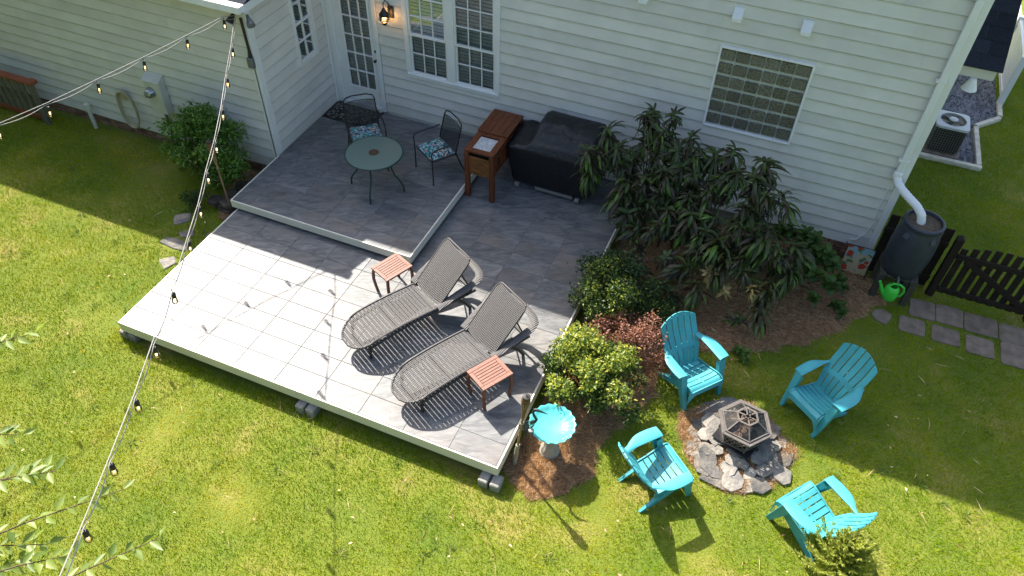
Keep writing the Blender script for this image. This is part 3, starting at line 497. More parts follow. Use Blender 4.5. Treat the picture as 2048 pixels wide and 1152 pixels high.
def mesh_chair(loc, rz, label):
    c = thing('mesh_chair', label, 'chair', loc, rz, 'black wire mesh chairs at the glass table'); I = M['iron']
    hw = .255
    for sx in (-1, 1):
        part('front_leg', MB().tube([(sx * .285, 0, .006), (sx * .28, .005, .30), (sx * .285, .0, .58), (sx * .288, .02, .615), (sx * .29, .07, .63)], .011, 8).lathe([(.0, 0), (.02, .002), (.012, .014)], 10, (sx * .285, 0, 0)), I, c, smooth=60)
        part('arm', MB().tube([(sx * .29, .05, .63), (sx * .29, .22, .635), (sx * .285, .38, .63), (sx * .262, .47, .66)], .0155, 8, flat=.6), I, c, smooth=60)
        part('rear_leg', MB().tube([(sx * .25, .45, .40), (sx * .255, .50, .26), (sx * .26, .55, .12), (sx * .265, .60, .02), (sx * .265, .625, .008)], .011, 8), I, c, smooth=60)
    part('seat_frame', MB().tube([(-hw, .02, .405), (hw, .02, .405), (hw, .46, .40), (-hw, .46, .40)], .011, 8, True), I, c)
    part('back_frame', MB().tube([(-.25, .44, .40), (-.255, .50, .62), (-.25, .56, .84), (-.225, .578, .895), (-.12, .59, .925), (.12, .59, .925), (.225, .578, .895), (.25, .56, .84), (.255, .50, .62), (.25, .44, .40)], .011, 8), I, c, smooth=60)
    part('back_rail', MB().tube([(-.25, .555, .825), (-.1, .575, .84), (.1, .575, .84), (.25, .555, .825)], .007, 6), I, c, smooth=60)
    def bk(u, v): x = -.245 + .49 * u; z = .42 + .41 * v; return (x, .445 + (z - .40) * .26 + .012 * (1 - (x / .25) ** 2), z)
    part('back_mesh', MB().sheet(bk, 8, 8), M['chairmesh'], c, smooth=60)
    part('seat_mesh', MB().sheet(lambda u, v: (-.24 + .48 * u, .03 + .42 * v, .408), 2, 2), M['chairmesh'], c)
    def cu(u, v):
        x, y = -.235 + .47 * u, .02 + .43 * v; e = min(u, 1 - u, v, 1 - v); return (x, y, .425 + .055 * min(1, e / .16) ** .5 + .006 * math.sin(9 * u) * math.sin(8 * v))
    q = MB().sheet(cu, 14, 14, .05); part('cushion', q, M['cushion'], c, smooth=60)
    return c
mesh_chair((-7.707, -1.366, ZU), R(-33.2), 'black wire mesh chair with floral cushion to the right of the glass table')
mesh_chair((-8.64, -1.43, ZU), R(42), 'black wire mesh chair with floral cushion on the doormat side of the glass table')
dm = thing('doormat', 'dark doormat with a pale scroll pattern at the patio door', 'mat', (-9.65, -.345, ZU))
part('border', MB().span((-.47, -.27, .002), (.47, .265, .010)), M['black'], dm); part('pile', MB().span((-.43, -.235, .010), (.43, .23, .018)), M['mat'], dm, bevel=.004)
# ---- cooler cart
t = thing('cooler_cart', 'stained wood patio cooler cart with a marble top inset', 'cooler', (-6.755, -.76, ZD)); C_ = M['cedar']
for sx, sy in ((-1, -1), (1, -1), (1, 1), (-1, 1)): part('leg', MB().box((sx * .208, sy * .56, .43), (.075, .075, .86)), C_, t, bevel=.006)
for k in range(2): part('side_plank', MB().box((0, -.565 + .0, .52 + .165 * k + .02), (.345, .03, .16)), M['cedar2'], t, bevel=.004)
for sx in (-1, 1):
    for k in range(2): part('side_plank', MB().box((sx * .212, 0, .52 + .165 * k + .02), (.03, 1.05, .16)), C_, t, bevel=.004)
part('cooler_box', MB().box((0, 0, .65), (.36, 1.04, .34)), M['black'], t)
f = MB(); f.box((0, -.545, .885), (.49, .09, .035)); f.box((-.195, -.28, .885), (.10, .438, .035)); f.box((.195, -.28, .885), (.10, .438, .035)); f.box((0, -.10, .8845), (.29, .075, .034)); part('top_frame', f, C_, t, bevel=.004)
part('marble_inset', MB().box((0, -.335, .878), (.288, .325, .03)), M['marble'], t, bevel=.003)
part('tray_slot', MB().box((0, -.155, .866), (.285, .028, .02)), M['black'], t)
lid = part('lid', MB().box((0, .26, .886), (.515, .03, .03)), C_, t)
for k in range(5): part('plank', MB().box((-.206 + .103 * k, .258, .912), (.1, .66, .022), rotm(R(-.6))), C_, lid, bevel=.003)
part('bottle_opener', MB().box((.232, -.35, .66), (.02, .05, .11)), M['black'], t, bevel=.004)
# ---- covered grill
t = thing('covered_grill', 'large barbecue grill under a black fitted cover beside the wall', 'grill', (-5.78, -.48, ZD))
def gz(x, y):                      # top of the cover in local x,y: lid hump at the right, low shelf at the left
    hx = smooth01(-.46, -.27, x) * (1 - smooth01(.60, .74, x)); prof = .31 * min(1, max(0, (y + .385) / .36)) ** .72 - .05 * smooth01(.22, .38, y)
    return .85 + hx * prof + .012 * math.sin(9 * x + 5 * y) * (1 - hx) - .03 * smooth01(-.55, -.75, x) + .016 * noise.noise((x * 6, y * 6, 0)) + .010 * noise.noise((x * 17, y * 15, 4))
def cov(u, v):                     # u round the perimeter, v from the hem up and over to the middle
    a = 2 * math.pi * u - .75 * math.pi; ex = 2 / 10; X, Y = .755, .395
    px = X * math.copysign(abs(math.cos(a)) ** ex, math.cos(a)); py = Y * math.copysign(abs(math.sin(a)) ** ex, math.sin(a))
    if v > .42:
        q = 1 - (v - .42) / .58; x, y = px * q, py * q; return (x, y, gz(x, y) - .025 * smooth01(.86, 1, q))
    h = v / .42; fold = math.sin(u * 70 + 2 * noise.noise((u * 9, 0, 1))) * .012 + .022 * noise.noise((u * 26, h * 2.5, 2)); tz = gz(px, py) - .025
    cr = .875 + .125 * smooth01(-.05, .95, h) + fold * (1 - h) ** .7 + .012 * smooth01(.82, .93, h) * (1 - smooth01(.93, 1, h)); return (px * cr, py * cr, .15 + (tz - .15) * h + .014 * math.sin(u * 31) * (1 - h))
part('cover', MB().sheet(cov, 150, 46), M['cover'], t, smooth=70)
def seam(y, o=.012): return [(x, y, gz(x, y) + o) for x in [(-.33 + .88 * k / 24) for k in range(25)]]
part('seam_piping', MB().tube(seam(-.16, .0), .007, 6), M['black'], t, smooth=60)
part('cart_base', MB().box((.08, -.325, .085), (.64, .03, .055)), M['castergrey'], t, bevel=.004)
for sx in (-.55, .47): part('caster', MB().tube([(sx - .035, -.315, .05), (sx + .035, -.315, .05)], .05, 14), M['castergrey'], t, smooth=40)
part('cart_base', MB().box((0, .2, .12), (1.2, .1, .1)), M['black'], t)
# ---------------------------------------------------------------- chaise loungers
def lounger(loc, rz, label):
    c = thing('chaise_lounge', label, 'lounger', loc, rz, 'grey wicker loungers on the tiles'); FW = M['wickerframe']; HW = .285
    def hw(y): return HW * (1 if y > -.86 else math.sqrt(max(0, 1 - ((-.86 - y) / .40) ** 2.6)))
    def sz(y): t_ = -y / 1.25; return .335 + .030 * math.sin(math.pi * min(1, t_ * 1.15)) - .085 * smooth01(.68, 1.02, t_)
    b = MB(); y = -.01; kk = 0
    while y > -1.235:
        p = .0160 if kk % 3 else .0225; kk += 1
        w_ = max(hw(y - p / 2), .05); zc = sz(y - p / 2); 
        b.tube([(-w_, y - .009, zc - .004), (-w_ * .5, y - .009, zc - .012), (0, y - .009, zc - .015), (w_ * .5, y - .009, zc - .012), (w_, y - .009, zc - .004)], .0082, 6, flat=.5); y -= p
    part('seat_weave', b, M['wicker'], c, smooth=60, kind='stuff')
    ol = [(hw(y_), y_, sz(y_)) for y_ in [-.0 - 1.25 * k / 40 for k in range(41)]]; ol += [(-x, y_, z) for x, y_, z in reversed(ol)]
    part('seat_rim', MB().tube(ol, .014, 8), M['wicker'], c, smooth=60)
    for sx in (-1, 1):
        part('side_rail', MB().tube([(sx * .262, -1.02, .235), (sx * .268, -.5, .295), (sx * .272, .0, .30), (sx * .272, .60, .285)], .024, 8), FW, c, smooth=60)
        part('front_leg', MB().tube([(sx * .215, -1.02, .25), (sx * .225, -1.035, .12), (sx * .23, -1.04, .0)], [.026, .022, .018], 8), FW, c, smooth=60)
        part('rear_leg', MB().tube([(sx * .272, .30, .29), (sx * .28, .42, .15), (sx * .285, .50, .0)], [.026, .022, .02], 8), FW, c, smooth=60)
        part('arm_post', MB().tube([(sx * .352, .50, .50), (sx * .34, .48, .40), (sx * .285, .46, .29)], .019, 8), FW, c, smooth=60)
    half = [(.305, -.02, .345), (.325, .12, .405), (.345, .28, .465), (.358, .44, .505), (.352, .56, .522), (.315, .645, .532), (.24, .69, .538), (.12, .708, .54)]
    path = [Vector(q) for q in half] + [Vector((0, .712, .54))] + [Vector((-q[0], q[1], q[2])) for q in reversed(half)]; fine_ = []
    for k in range(len(path) - 1): fine_ += [path[k].lerp(path[k + 1], m / 4) for m in range(4)]
    fine_.append(path[-1]); nf = len(fine_) - 1
    def band(u, v):
        k = min(nf, int(round(u * nf))); d_ = (fine_[min(nf, k + 1)] - fine_[max(0, k - 1)]).normalized(); sd = d_.cross(Vector((0, 0, 1))).normalized(); return tuple(fine_[k] + sd * (v - .5) * .085 - Vector((0, 0, .012 * (2 * v - 1) ** 2)))
    part('arm_loop', MB().sheet(band, nf, 4, .024), M['wicker'], c, smooth=60)
    for y_ in (.56, -.05, -.62): part('cross_bar', MB().bar((-.26, y_, .284), (.26, y_, .284), .03, .03), FW, c)
    ca, sa = math.cos(R(45.5)), math.sin(R(45.5))
    def bw(s): return HW * (.985 if s < .62 else .985 * math.sqrt(max(0, 1 - ((s - .62) / .26) ** 2.4)))
    def bp(x, s): d_ = -.03 * (1 - (x / HW) ** 2) + .02 * math.sin(s * 4.2); return (x, .012 + s * ca - d_ * sa * -1, .345 + s * sa + d_ * ca)
    b = MB(); s = .012
    while s < .755:
        w_ = bw(s); b.tube([bp(-w_, s), bp(-w_ * .5, s), bp(0, s), bp(w_ * .5, s), bp(w_, s)], .0118, 6, flat=.7); s += .0232
    part('back_weave', b, M['wicker'], c, smooth=60, kind='stuff')
    ol = [bp(bw(s_), s_) for s_ in [.775 * k / 30 for k in range(31)]] + [bp(-bw(s_), s_) for s_ in [.775 * k / 30 for k in range(30, -1, -1)]]
    part('back_rim', MB().tube(ol, .013, 8), M['wicker'], c, smooth=60)
    part('back_panel', MB().sheet(lambda u, v: tuple(Vector(bp((-1 + 2 * u) * bw(.03 + .69 * v) * .97, .03 + .69 * v)) + Vector((0, .016, -.016))), 6, 10, .004), FW, c, smooth=60)
    for sx in (-.2, .2): part('prop', MB().tube([(sx, .42, .66), (sx, .56, .29)], .011, 6), FW, c)
    return c
lounger((-6.385, -3.83, ZD), R(-29.1), 'grey wicker chaise lounge nearer the raised landing, beside the left teak table')
lounger((-5.40, -4.30, ZD), R(-28.6), 'grey wicker chaise lounge nearer the yellow shrub, beside the right teak table')
def teak_table(loc, rz, label):
    c = thing('side_table', label, 'table', loc, rz, 'teak side tables by the loungers'); W2, L2 = .180, .222
    for sx in (-1, 1): part('top_rail', MB().box((sx * (W2 - .026), 0, .425), (.052, L2 * 2, .022)), M['teak'], c, bevel=.003)
    for sy in (-1, 1): part('top_rail', MB().box((0, sy * (L2 - .026), .4245), (W2 * 2 - .106, .052, .0215)), M['teak'], c, bevel=.003)
    n = 6; w_ = (2 * W2 - .104) / n
    for k in range(n): part('slat', MB().box((-W2 + .052 + w_ * (k + .5), 0, .4255), (w_ - .006, 2 * L2 - .106, .018)), M['teak'], c, bevel=.002)
    part('apron', MB().box((0, -L2 + .05, .39), (.27, .018, .045)).box((0, L2 - .05, .39), (.27, .018, .045)).box((-W2 + .045, 0, .389), (.018, .30, .045)).box((W2 - .045, 0, .389), (.018, .30, .045)), M['teakleg'], c)
    for sx in (-1, 1):
        for sy in (-1, 1):
            pr = [(.150, .188, .414), (.165, .205, .33), (.168, .209, .22), (.160, .200, .11), (.148, .187, .0)]
            b = MB()
            for p, q in zip(pr, pr[1:]): b.bar((sx * p[0], sy * p[1], p[2]), (sx * q[0], sy * q[1], q[2]), .032, .032, up=(0, 1, 0))
            part('leg', b, M['teakleg'], c, smooth=60)
    return c
teak_table((-7.02, -3.63, ZD), R(-23.2), 'small slatted teak side table at the corner of the raised landing')
teak_table((-5.05, -4.75, ZD), R(-30.4), 'small slatted teak side table nearest the front right deck corner')
# ---------------------------------------------------------------- adirondack chairs
def adirondack():
    c = thing('adirondack_chair', '', 'chair', (0, 0, 0), 0, 'turquoise chairs around the fire pit'); T = M['turq']
    def seatz(y): return .362 - 1.6 * max(0, .055 - y) ** 1.35 - .33 * max(0, y - .10) + .12 * max(0, y - .33)
    ys = [.004, .085, .158, .231, .304, .377, .462]
    for i in range(6):
        a, b = ys[i] + .0065, ys[i + 1] - .0065; w0 = .232 - .02 * (i / 5)
        part('seat_slat', MB().sheet(lambda u, v: ((-1 + 2 * u) * w0, a + (b - a) * v, seatz(a + (b - a) * v) - .016 * (1 - (2 * u - 1) ** 2)), 8, 5, .014), T, c, smooth=45)
    for sx in (-1, 1): part('seat_rail', MB().sheet(lambda u, v: (sx * (.246 - .02 * u), .012 + .48 * u, seatz(.012 + .48 * u) + .010 - .085 * v), 12, 2, .016), T, c, smooth=45)
    part('seat_spine', MB().sheet(lambda u, v: (-.012 + .024 * v, .02 + .43 * u, seatz(.02 + .43 * u) - .022), 10, 1, .006), T, c)
    def bpnt(x, s):                                  # s 0..1 up the back, x -1..1 across
        hw = .208 + .068 * smooth01(0, .7, s); X = x * hw; top = .930 - .095 * x * x
        return (X, .452 + .30 * s + .05 * s * s - .018 * math.sin(s * 6.0) - .060 * x * x * (.35 + .65 * s), .212 + (top - .212) * s)
    n = 6
    for k in range(n):
        x0, x1 = -1 + 2 * k / n + .028, -1 + 2 * (k + 1) / n - .028
        for nme, s0, s1 in (('lower_back_slat', .03, .385), ('upper_back_slat', .465, 1.0)):
            part(nme, MB().sheet(lambda u, v: bpnt(x0 + (x1 - x0) * u, s0 + (s1 - s0) * v), 3, 9, .014), T, c, smooth=45)
    for s0, s1 in ((.0, .03), (.385, .465)): part('back_band', MB().sheet(lambda u, v: bpnt(-1 + 2 * u, s0 + (s1 - s0) * v), 20, 2, .015), T, c, smooth=45)
    part('back_rib', MB().sheet(lambda u, v: tuple(Vector(bpnt(-.96 + 1.92 * u, .90 + .03 * v)) + Vector((0, .016, 0))), 20, 2, .012), T, c, smooth=45)
    for sx in (-1, 1):
        def arm(u, v):                                # u front->back, v inner->outer
            y = .130 + .50 * u; inn = .255 - .02 * smooth01(.75, 1, u); out = .378 + .012 * math.sin(math.pi * min(1, u * 1.6)) - .105 * smooth01(.50, 1, u) ** 1.3
            return (sx * (inn + (out - inn) * v), y + .012 * v * (1 - u), .575 - .010 * (2 * v - 1) ** 4 + .006 * u)
        part('arm', MB().sheet(arm, 18, 6, .030), T, c, smooth=45)
        part('front_leg', MB().bar((sx * .300, .140, .552), (sx * .277, .0, .0), .100, .016, .046, .014, up=(0, 1, 0)).bar((sx * .336, .195, .552), (sx * .292, .03, .0), .016, .125, .014, .05, up=(0, 1, 0)).bar((sx * .262, .165, .50), (sx * .262, .022, .0), .014, .07, .012, .04, up=(0, 1, 0)), T, c, bevel=.004)
        part('rear_leg', MB().bar((sx * .236, .12, .285), (sx * .232, .655, .0), .018, .115, .016, .05).bar((sx * .215, .42, .17), (sx * .222, .665, .004), .05, .016, .036, .014), T, c, bevel=.004)
    def apron(u, v):
        x = -.268 + .536 * u; a = abs(2 * u - 1); low = .268 - .15 * max(0, (a - .68) / .32) ** 1.6; return (x, .012 - .012 * v + .03 * max(0, a - .8), .335 + (low - .335) * v)
    part('front_apron', MB().sheet(apron, 20, 3, .014), T, c, smooth=45)
    return c
ac = adirondack()
AD = [((-2.574, -3.557), 50.6, 'turquoise resin chair beside the shrubs, its back to the flower bed'), ((-1.41, -3.36), -37.7, 'turquoise resin chair nearest the gate, almost wholly in the shade'),
      ((-2.617, -4.729), 138.9, 'turquoise resin chair nearest the birdbath, seen from behind in the sun'), ((-1.344, -4.606), -127.7, 'turquoise resin chair behind the small conifer in full sun')]
for i, ((x, y), r, lab) in enumerate(AD):
    if i == 0: ac.location = (x, y, 0); ac.rotation_euler = (0, 0, R(r)); ac['label'] = lab
    else: place(ac, (x, y, 0), R(r), lab)
# ---------------------------------------------------------------- fire pit
t = thing('fire_pit', 'hexagonal bronze fire pit with lattice sides and a mesh spark lid', 'fire pit', (-2.03, -3.945, .09), R(50)); B_ = M['bronze']
hexa = lambda r, z, k: Vector((r * math.cos(R(60 * k)), r * math.sin(R(60 * k)), z))
for k in range(6):
    a, b = hexa(.345, .305, k), hexa(.345, .305, k + 1); i0, i1 = hexa(.295, .305, k), hexa(.295, .305, k + 1)
    part('rim', MB().add([a, b, i1, i0] + [v + Vector((0, 0, -.022)) for v in (a, b, i1, i0)], [(0, 1, 2, 3), (7, 6, 5, 4), (0, 4, 5, 1), (2, 6, 7, 3), (1, 5, 6, 2), (3, 7, 4, 0)]), B_, t, bevel=.004)
    tl, tr, bl, br = hexa(.312, .29, k), hexa(.312, .29, k + 1), hexa(.255, .06, k), hexa(.255, .06, k + 1); g = MB(); nn = 4
    pt = lambda u, v: (bl.lerp(br, u)).lerp(tl.lerp(tr, u), v)
    for j in range(-2, nn + 1):
        for sg in (0, 1):
            u0, u1 = j / nn, (j + 2.2) / nn
            for q in range(6):
                ua, ub = u0 + (u1 - u0) * q / 6, u0 + (u1 - u0) * (q + 1) / 6
                if 0 <= ua <= 1 and 0 <= ub <= 1:
                    va, vb = q / 6, (q + 1) / 6
                    if sg: va, vb = 1 - va, 1 - vb
                    g.bar(pt(ua, va), pt(ub, vb), .012, .008)
    part('lattice_panel', g, B_, t); part('corner_post', MB().bar(tl, bl, .016, .016), B_, t); part('base_rail', MB().bar(bl, br, .02, .02), B_, t)
    part('lid_rib', MB().bar(hexa(.285, .315, k), hexa(.13, .425, k), .015, .012), B_, t)
    part('lid_screen', MB().add([hexa(.285, .315, k), hexa(.285, .315, k + 1), hexa(.13, .424, k + 1), hexa(.13, .424, k)], [(0, 1, 2, 3)]), M['screen'], t)
    part('lid_crown', MB().bar(hexa(.13, .426, k), hexa(.13, .426, k + 1), .022, .014).bar(hexa(.02, .432, k), hexa(.125, .428, k), .018, .012), B_, t)
    part('lid_frame', MB().bar(hexa(.289, .314, k), hexa(.289, .314, k + 1), .014, .014), B_, t)
part('lid_handle', MB().tube([(.05, 0, .432), (.045, 0, .47), (0, 0, .485), (-.045, 0, .47), (-.05, 0, .432)], .006, 6), M['black'], t, smooth=60)
part('fire_bowl', MB().lathe([(.05, .04), (.16, .06), (.23, .11), (.265, .18), (.26, .18), (.225, .12), (.155, .072), (.0, .055)], 24), M['pitblack'], t, smooth=50)
part('ash_tray', MB().box((0, 0, .028), (.50, .50, .014), rotm(0, 0, R(20))), M['black'], t, bevel=.003)
for k in range(5):
    a = R(36 * k + 8); part('log', MB().tube([Vector((math.cos(a), math.sin(a), 0)) * -.16 + Vector((0, .02 * k, .14 + .02 * k)), Vector((math.cos(a), math.sin(a), 0)) * .17 + Vector((0, .02 * k, .17 + .02 * k))], .032, 7), M['log'], t)
for k in range(0, 6, 2): part('foot', MB().bar(hexa(.255, .07, k), hexa(.27, -.03, k), .022, .022), B_, t)
# flat stones piled round it
rs = random.Random(21)
def stone(loc, r, th, rot, tilt, lab, grp, cat='stone', mat='slate', ar=1.0, name='flagstone'):
    n = rs.randint(5, 7); pol = [(r * ar * rs.uniform(.78, 1.12) * math.cos(2 * math.pi * (k + rs.uniform(-.18, .18)) / n), r * rs.uniform(.72, 1.1) * math.sin(2 * math.pi * (k + rs.uniform(-.18, .18)) / n)) for k in range(n)]
    o = part(name, MB().prism(pol, -th / 2, th / 2), M[mat], None, bevel=min(.008, th * .22)); o.location = loc; o.rotation_euler = (tilt[0], tilt[1], rot); return tag(o, lab, cat, grp)
ORD = 'first second third fourth fifth sixth seventh eighth ninth tenth eleventh twelfth thirteenth fourteenth fifteenth sixteenth seventeenth eighteenth'.split()
LAY = ('outer-row', 'middle-row', 'inner-row', 'innermost')
for ring, (rad, n, z, tl) in enumerate(((.53, 15, .020, 5), (.42, 13, .045, 10), (.30, 10, .068, 8), (.14, 5, .085, 2))):
    for k in range(n):
        a = R(45) - 2 * math.pi * (k + rs.uniform(-.25, .25)) / n; lab = f'{LAY[ring]} flagstone by the fire pit, {ORD[k]} clockwise from the shaded chair'
        rr_ = rad * rs.uniform(.93, 1.09) * (1.05 if math.sin(a) < -.2 else .97)
        stone((-2.02 + rr_ * math.cos(a), -4.0 + rr_ * math.sin(a), z + rs.uniform(-.006, .012)), rs.uniform(.085, .15), rs.uniform(.014, .024), a + R(90) + rs.uniform(-.7, .7), (R(rs.uniform(-tl, tl)), R(rs.uniform(-tl, tl))), lab, 'flat stones around the fire pit', ar=rs.uniform(1.0, 1.5))
for (x, y, r, ar, lb) in ((-1.46, -4.24, .14, 1.3, 'long pale flagstone leaning at the outer edge of the fire ring toward the conifer'), (-1.66, -4.50, .13, 1.2, 'bluish flagstone lying just outside the ring nearest the conifer chair'), (-1.98, -4.56, .14, 1.3, 'broad pale flagstone at the front of the ring, nearest the camera'), (-2.26, -4.50, .13, 1.4, 'long slab at the front left of the ring beside the sunny chair')):
    stone((x, y, .03), r, .035, rs.uniform(0, 3), (R(4), R(-3)), lb, 'flat stones around the fire pit', ar=ar)
# ---------------------------------------------------------------- torches, birdbath, heron, stake lamp
def torch(base, top, lab, sleeve):
    t = thing('tiki_torch', lab, 'torch', base, 0, 'bamboo tiki torches'); v = Vector(top) - Vector(base); d = v.normalized(); L = v.length
    if sleeve: part('sleeve', MB().tube([d * 0, d * .42], [.028, .026], 10), M['pvc'], t, smooth=50)
    part('pole', MB().tube([d * (.40 if sleeve else 0), d * .8, d * (L - .28)], .0145, 8).tube([d * .62, d * .625], .018, 8).tube([d * .95, d * .955], .018, 8), M['bamboo'], t, smooth=50)
    sp = MB(); o = d.orthogonal().normalized(); w_ = d.cross(o)
    for k in range(10):
        a = 2 * math.pi * k / 10; u = o * math.cos(a) + w_ * math.sin(a); sp.tube([d * (L - .42) + u * .014, d * (L - .22) + u * .030, d * (L - .10) + u * .050], .006, 5)
    part('splayed_cane', sp, M['bamboo'], t)
    part('woven_head', MB().tube([d * (L - .25), d * (L - .20), d * (L - .13), d * (L - .06), d * (L - .02)], [.026, .036, .050, .052, .042], 14), M['wickerhead'], t, smooth=50)
    part('fuel_can', MB().tube([d * (L - .05), d * (L - .008), d * L], [.046, .044, .02], 14).tube([d * L, d * (L + .02)], .008, 6), M['soot'], t, smooth=50)
    part('ring', MB().tube([d * (L - .50) + o * .024 * math.cos(a) + w_ * .024 * math.sin(a) for a in [k * math.pi / 6 for k in range(12)]], .004, 5, True), M['pvc'], t)
    return t
torch((-4.45, -5.37, 0), (-4.36, -5.31, 1.36), 'bamboo torch with woven head rising at the front right deck corner', True)
torch((-10.42, -2.93, 0), (-10.46, -2.90, 1.36), 'bamboo torch in the shade beside the leafy shrub left of the landing', False)
t = thing('birdbath', 'turquoise scalloped birdbath bowl on a pale fluted pedestal', 'birdbath', (-4.125, -5.03, 0))
part('pedestal', MB().lathe([(.125, 0), (.128, .03), (.11, .05), (.115, .08), (.085, .14), (.07, .26), (.066, .38), (.08, .46), (.10, .50)], 40, wob=lambda a, z: 1 + (.05 * math.cos(10 * a) if .05 < z < .45 else 0)), M['concrete'], t, smooth=50)
wv = lambda a, z: 1 + (.028 * math.cos(18 * a) * smooth01(.53, .59, z))
part('bowl', MB().lathe([(.05, .475), (.12, .485), (.20, .515), (.265, .575), (.275, .60), (.262, .602), (.235, .575), (.17, .545), (.09, .532), (.0, .53)], 108, wob=wv), M['glaze'], t, smooth=60)
t = thing('heron_ornament', 'dark metal heron with a filigree body leaning over the birdbath rim', 'ornament', (-4.405, -5.21, 0)); h = M['heron']
part('leg', MB().tube([(-.01, .0, 0), (.0, .01, .54)], .005, 6), h, t); part('leg', MB().tube([(.03, .02, 0), (.02, .02, .56)], .005, 6), h, t)
fil = MB(); up_ = Vector((.55, .0, .83)); sd_ = Vector((.83, .10, -.55)); c0 = Vector((.02, .01, .63))
for k in range(6):
    for j in range(3):
        u = (k + .5) / 6 * 2 - 1; w_ = math.sqrt(max(.1, 1 - u * u)) * .05; q = c0 + up_ * (u * .125) + sd_ * ((j - 1) * w_ * .75)
        fil.tube([tuple(q + up_ * .019 * math.cos(a) + sd_ * .016 * math.sin(a)) for a in [m * math.pi / 5 for m in range(10)]], .004, 5, True)
part('filigree_body', fil, h, t)
part('body_frame', MB().tube([tuple(c0 + up_ * .145 * math.cos(a) + sd_ * .060 * math.sin(a)) for a in [m * math.pi / 12 for m in range(24)]], .007, 6, True), h, t, smooth=60)
part('neck', MB().tube([(.085, .012, .735), (.125, .01, .775), (.14, .01, .825), (.105, .01, .885), (.09, .01, .945), (.115, .01, .995)], [.024, .019, .016, .015, .015, .018], 8), h, t, smooth=60)
part('head', MB().tube([(.095, .01, .99), (.13, .01, 1.008), (.165, .01, 1.004), (.27, .015, .995)], [.013, .021, .014, .003], 8), h, t, smooth=60)
t = thing('solar_stake_light', 'thin garden stake with a small round lamp head by the birdbath', 'lamp', (-4.304, -5.254, 0))
part('rod', MB().tube([(0, 0, 0), (0, 0, .62)], .006, 6), M['bamboo'], t); part('lamp_head', MB().lathe([(.0, .60), (.022, .61), (.034, .635), (.034, .655), (.028, .662), (.0, .665)], 18), M['grey'], t, smooth=40)
# ---------------------------------------------------------------- rain barrel corner
t = thing('rain_barrel', 'dark blue-grey plastic rain barrel fed by the white spout', 'barrel', (-.50, -.47, .50))
def bump(a, z): return 1
part('shell', MB().lathe([(.235, .0), (.25, .015), (.272, .12), (.293, .3), (.298, .45), (.29, .62), (.268, .76), (.25, .82), (.244, .84)], 48), M['rim_blue'], t, smooth=40)
part('collar', MB().lathe([(.236, .835), (.262, .838), (.268, .86), (.268, .895), (.25, .905), (.232, .903), (.224, .88), (.224, .845)], 48), M['rim_blue'], t, smooth=40)
part('debris_lid', MB().lathe([(.226, .855), (.15, .862), (.07, .858), (.0, .865)], 32), M['mulchtop'], t, smooth=60)
for a in (-128, -52, 20): 
    u = Vector((math.cos(R(a)), math.sin(R(a)), 0)); s_ = u.cross(Vector((0, 0, 1))); c0 = u * .272
    part('hand_hold', MB().add([c0 + s_ * -.045 + Vector((0, 0, .70)), c0 + s_ * .045 + Vector((0, 0, .70)), u * .262 + s_ * .035 + Vector((0, 0, .78)), u * .262 + s_ * -.035 + Vector((0, 0, .78)), u * .305 + s_ * -.04 + Vector((0, 0, .705)), u * .305 + s_ * .04 + Vector((0, 0, .705))], [(0, 1, 2, 3), (4, 5, 2, 3), (0, 4, 3), (1, 5, 2), (0, 1, 5, 4)]), M['rim_blue'], t, bevel=.004)
part('tap', MB().tube([(-.02, -.27, .06), (-.02, -.36, .06), (-.02, -.375, .03)], .014, 8), M['grey'], t, smooth=50)
s = thing('barrel_stand', 'weathered wooden stand under the rain barrel', 'stand', (-.50, -.44, 0))
for sx in (-1, 1):
    for sy in (-1, 1): part('post', MB().box((sx * .22, sy * .2, .225), (.085, .085, .45)), M['greywood'], s, bevel=.004)
for k in range(5): part('plank', MB().box((-.21 + .105 * k, 0, .476), (.098, .50, .044)), M['greywood'], s, bevel=.004)
t = thing('watering_can', 'lime green plastic watering can hanging below the rain barrel', 'watering can', (-.54, -.83, .22)); L_ = M['canplastic']
part('body', MB().lathe([(.085, 0), (.095, .01), (.10, .10), (.098, .17), (.08, .215), (.062, .235), (.055, .232), (.07, .21), (.085, .17), (.08, .03), (.0, .02)], 28), L_, t, smooth=45)
part('spout', MB().tube([(-.07, -.01, .05), (-.13, -.015, .13), (-.185, -.02, .24), (-.20, -.02, .27)], [.038, .028, .017, .020], 12), L_, t, smooth=50)
part('handle', MB().tube([(-.045, .0, .225), (-.01, .0, .275), (.06, .0, .285), (.13, .0, .245), (.155, .0, .17), (.135, .0, .09), (.085, .0, .06)], .015, 10), L_, t, smooth=50)
part('strap', MB().tube([(-.04, .01, .27), (.0, .08, .34), (.02, .12, .36)], .004, 6), M['cord'], t)
t = thing('garden_flag', 'small garden flag printed with red roses near the house corner', 'flag', (-.855, -.37, 0))
part('pole', MB().tube([(0, 0, 0), (0, 0, .60), (-.02, 0, .615), (-.41, 0, .612), (-.43, .0, .62), (-.44, .0, .635), (-.43, .0, .645)], .006, 6), M['black'], t, smooth=60)
part('cloth', MB().sheet(lambda u, v: (-.39 + .37 * u, -.004 + .012 * math.sin(u * 9) * (1 - v), .10 + .50 * v), 16, 10, .002), M['flag'], t, smooth=60)
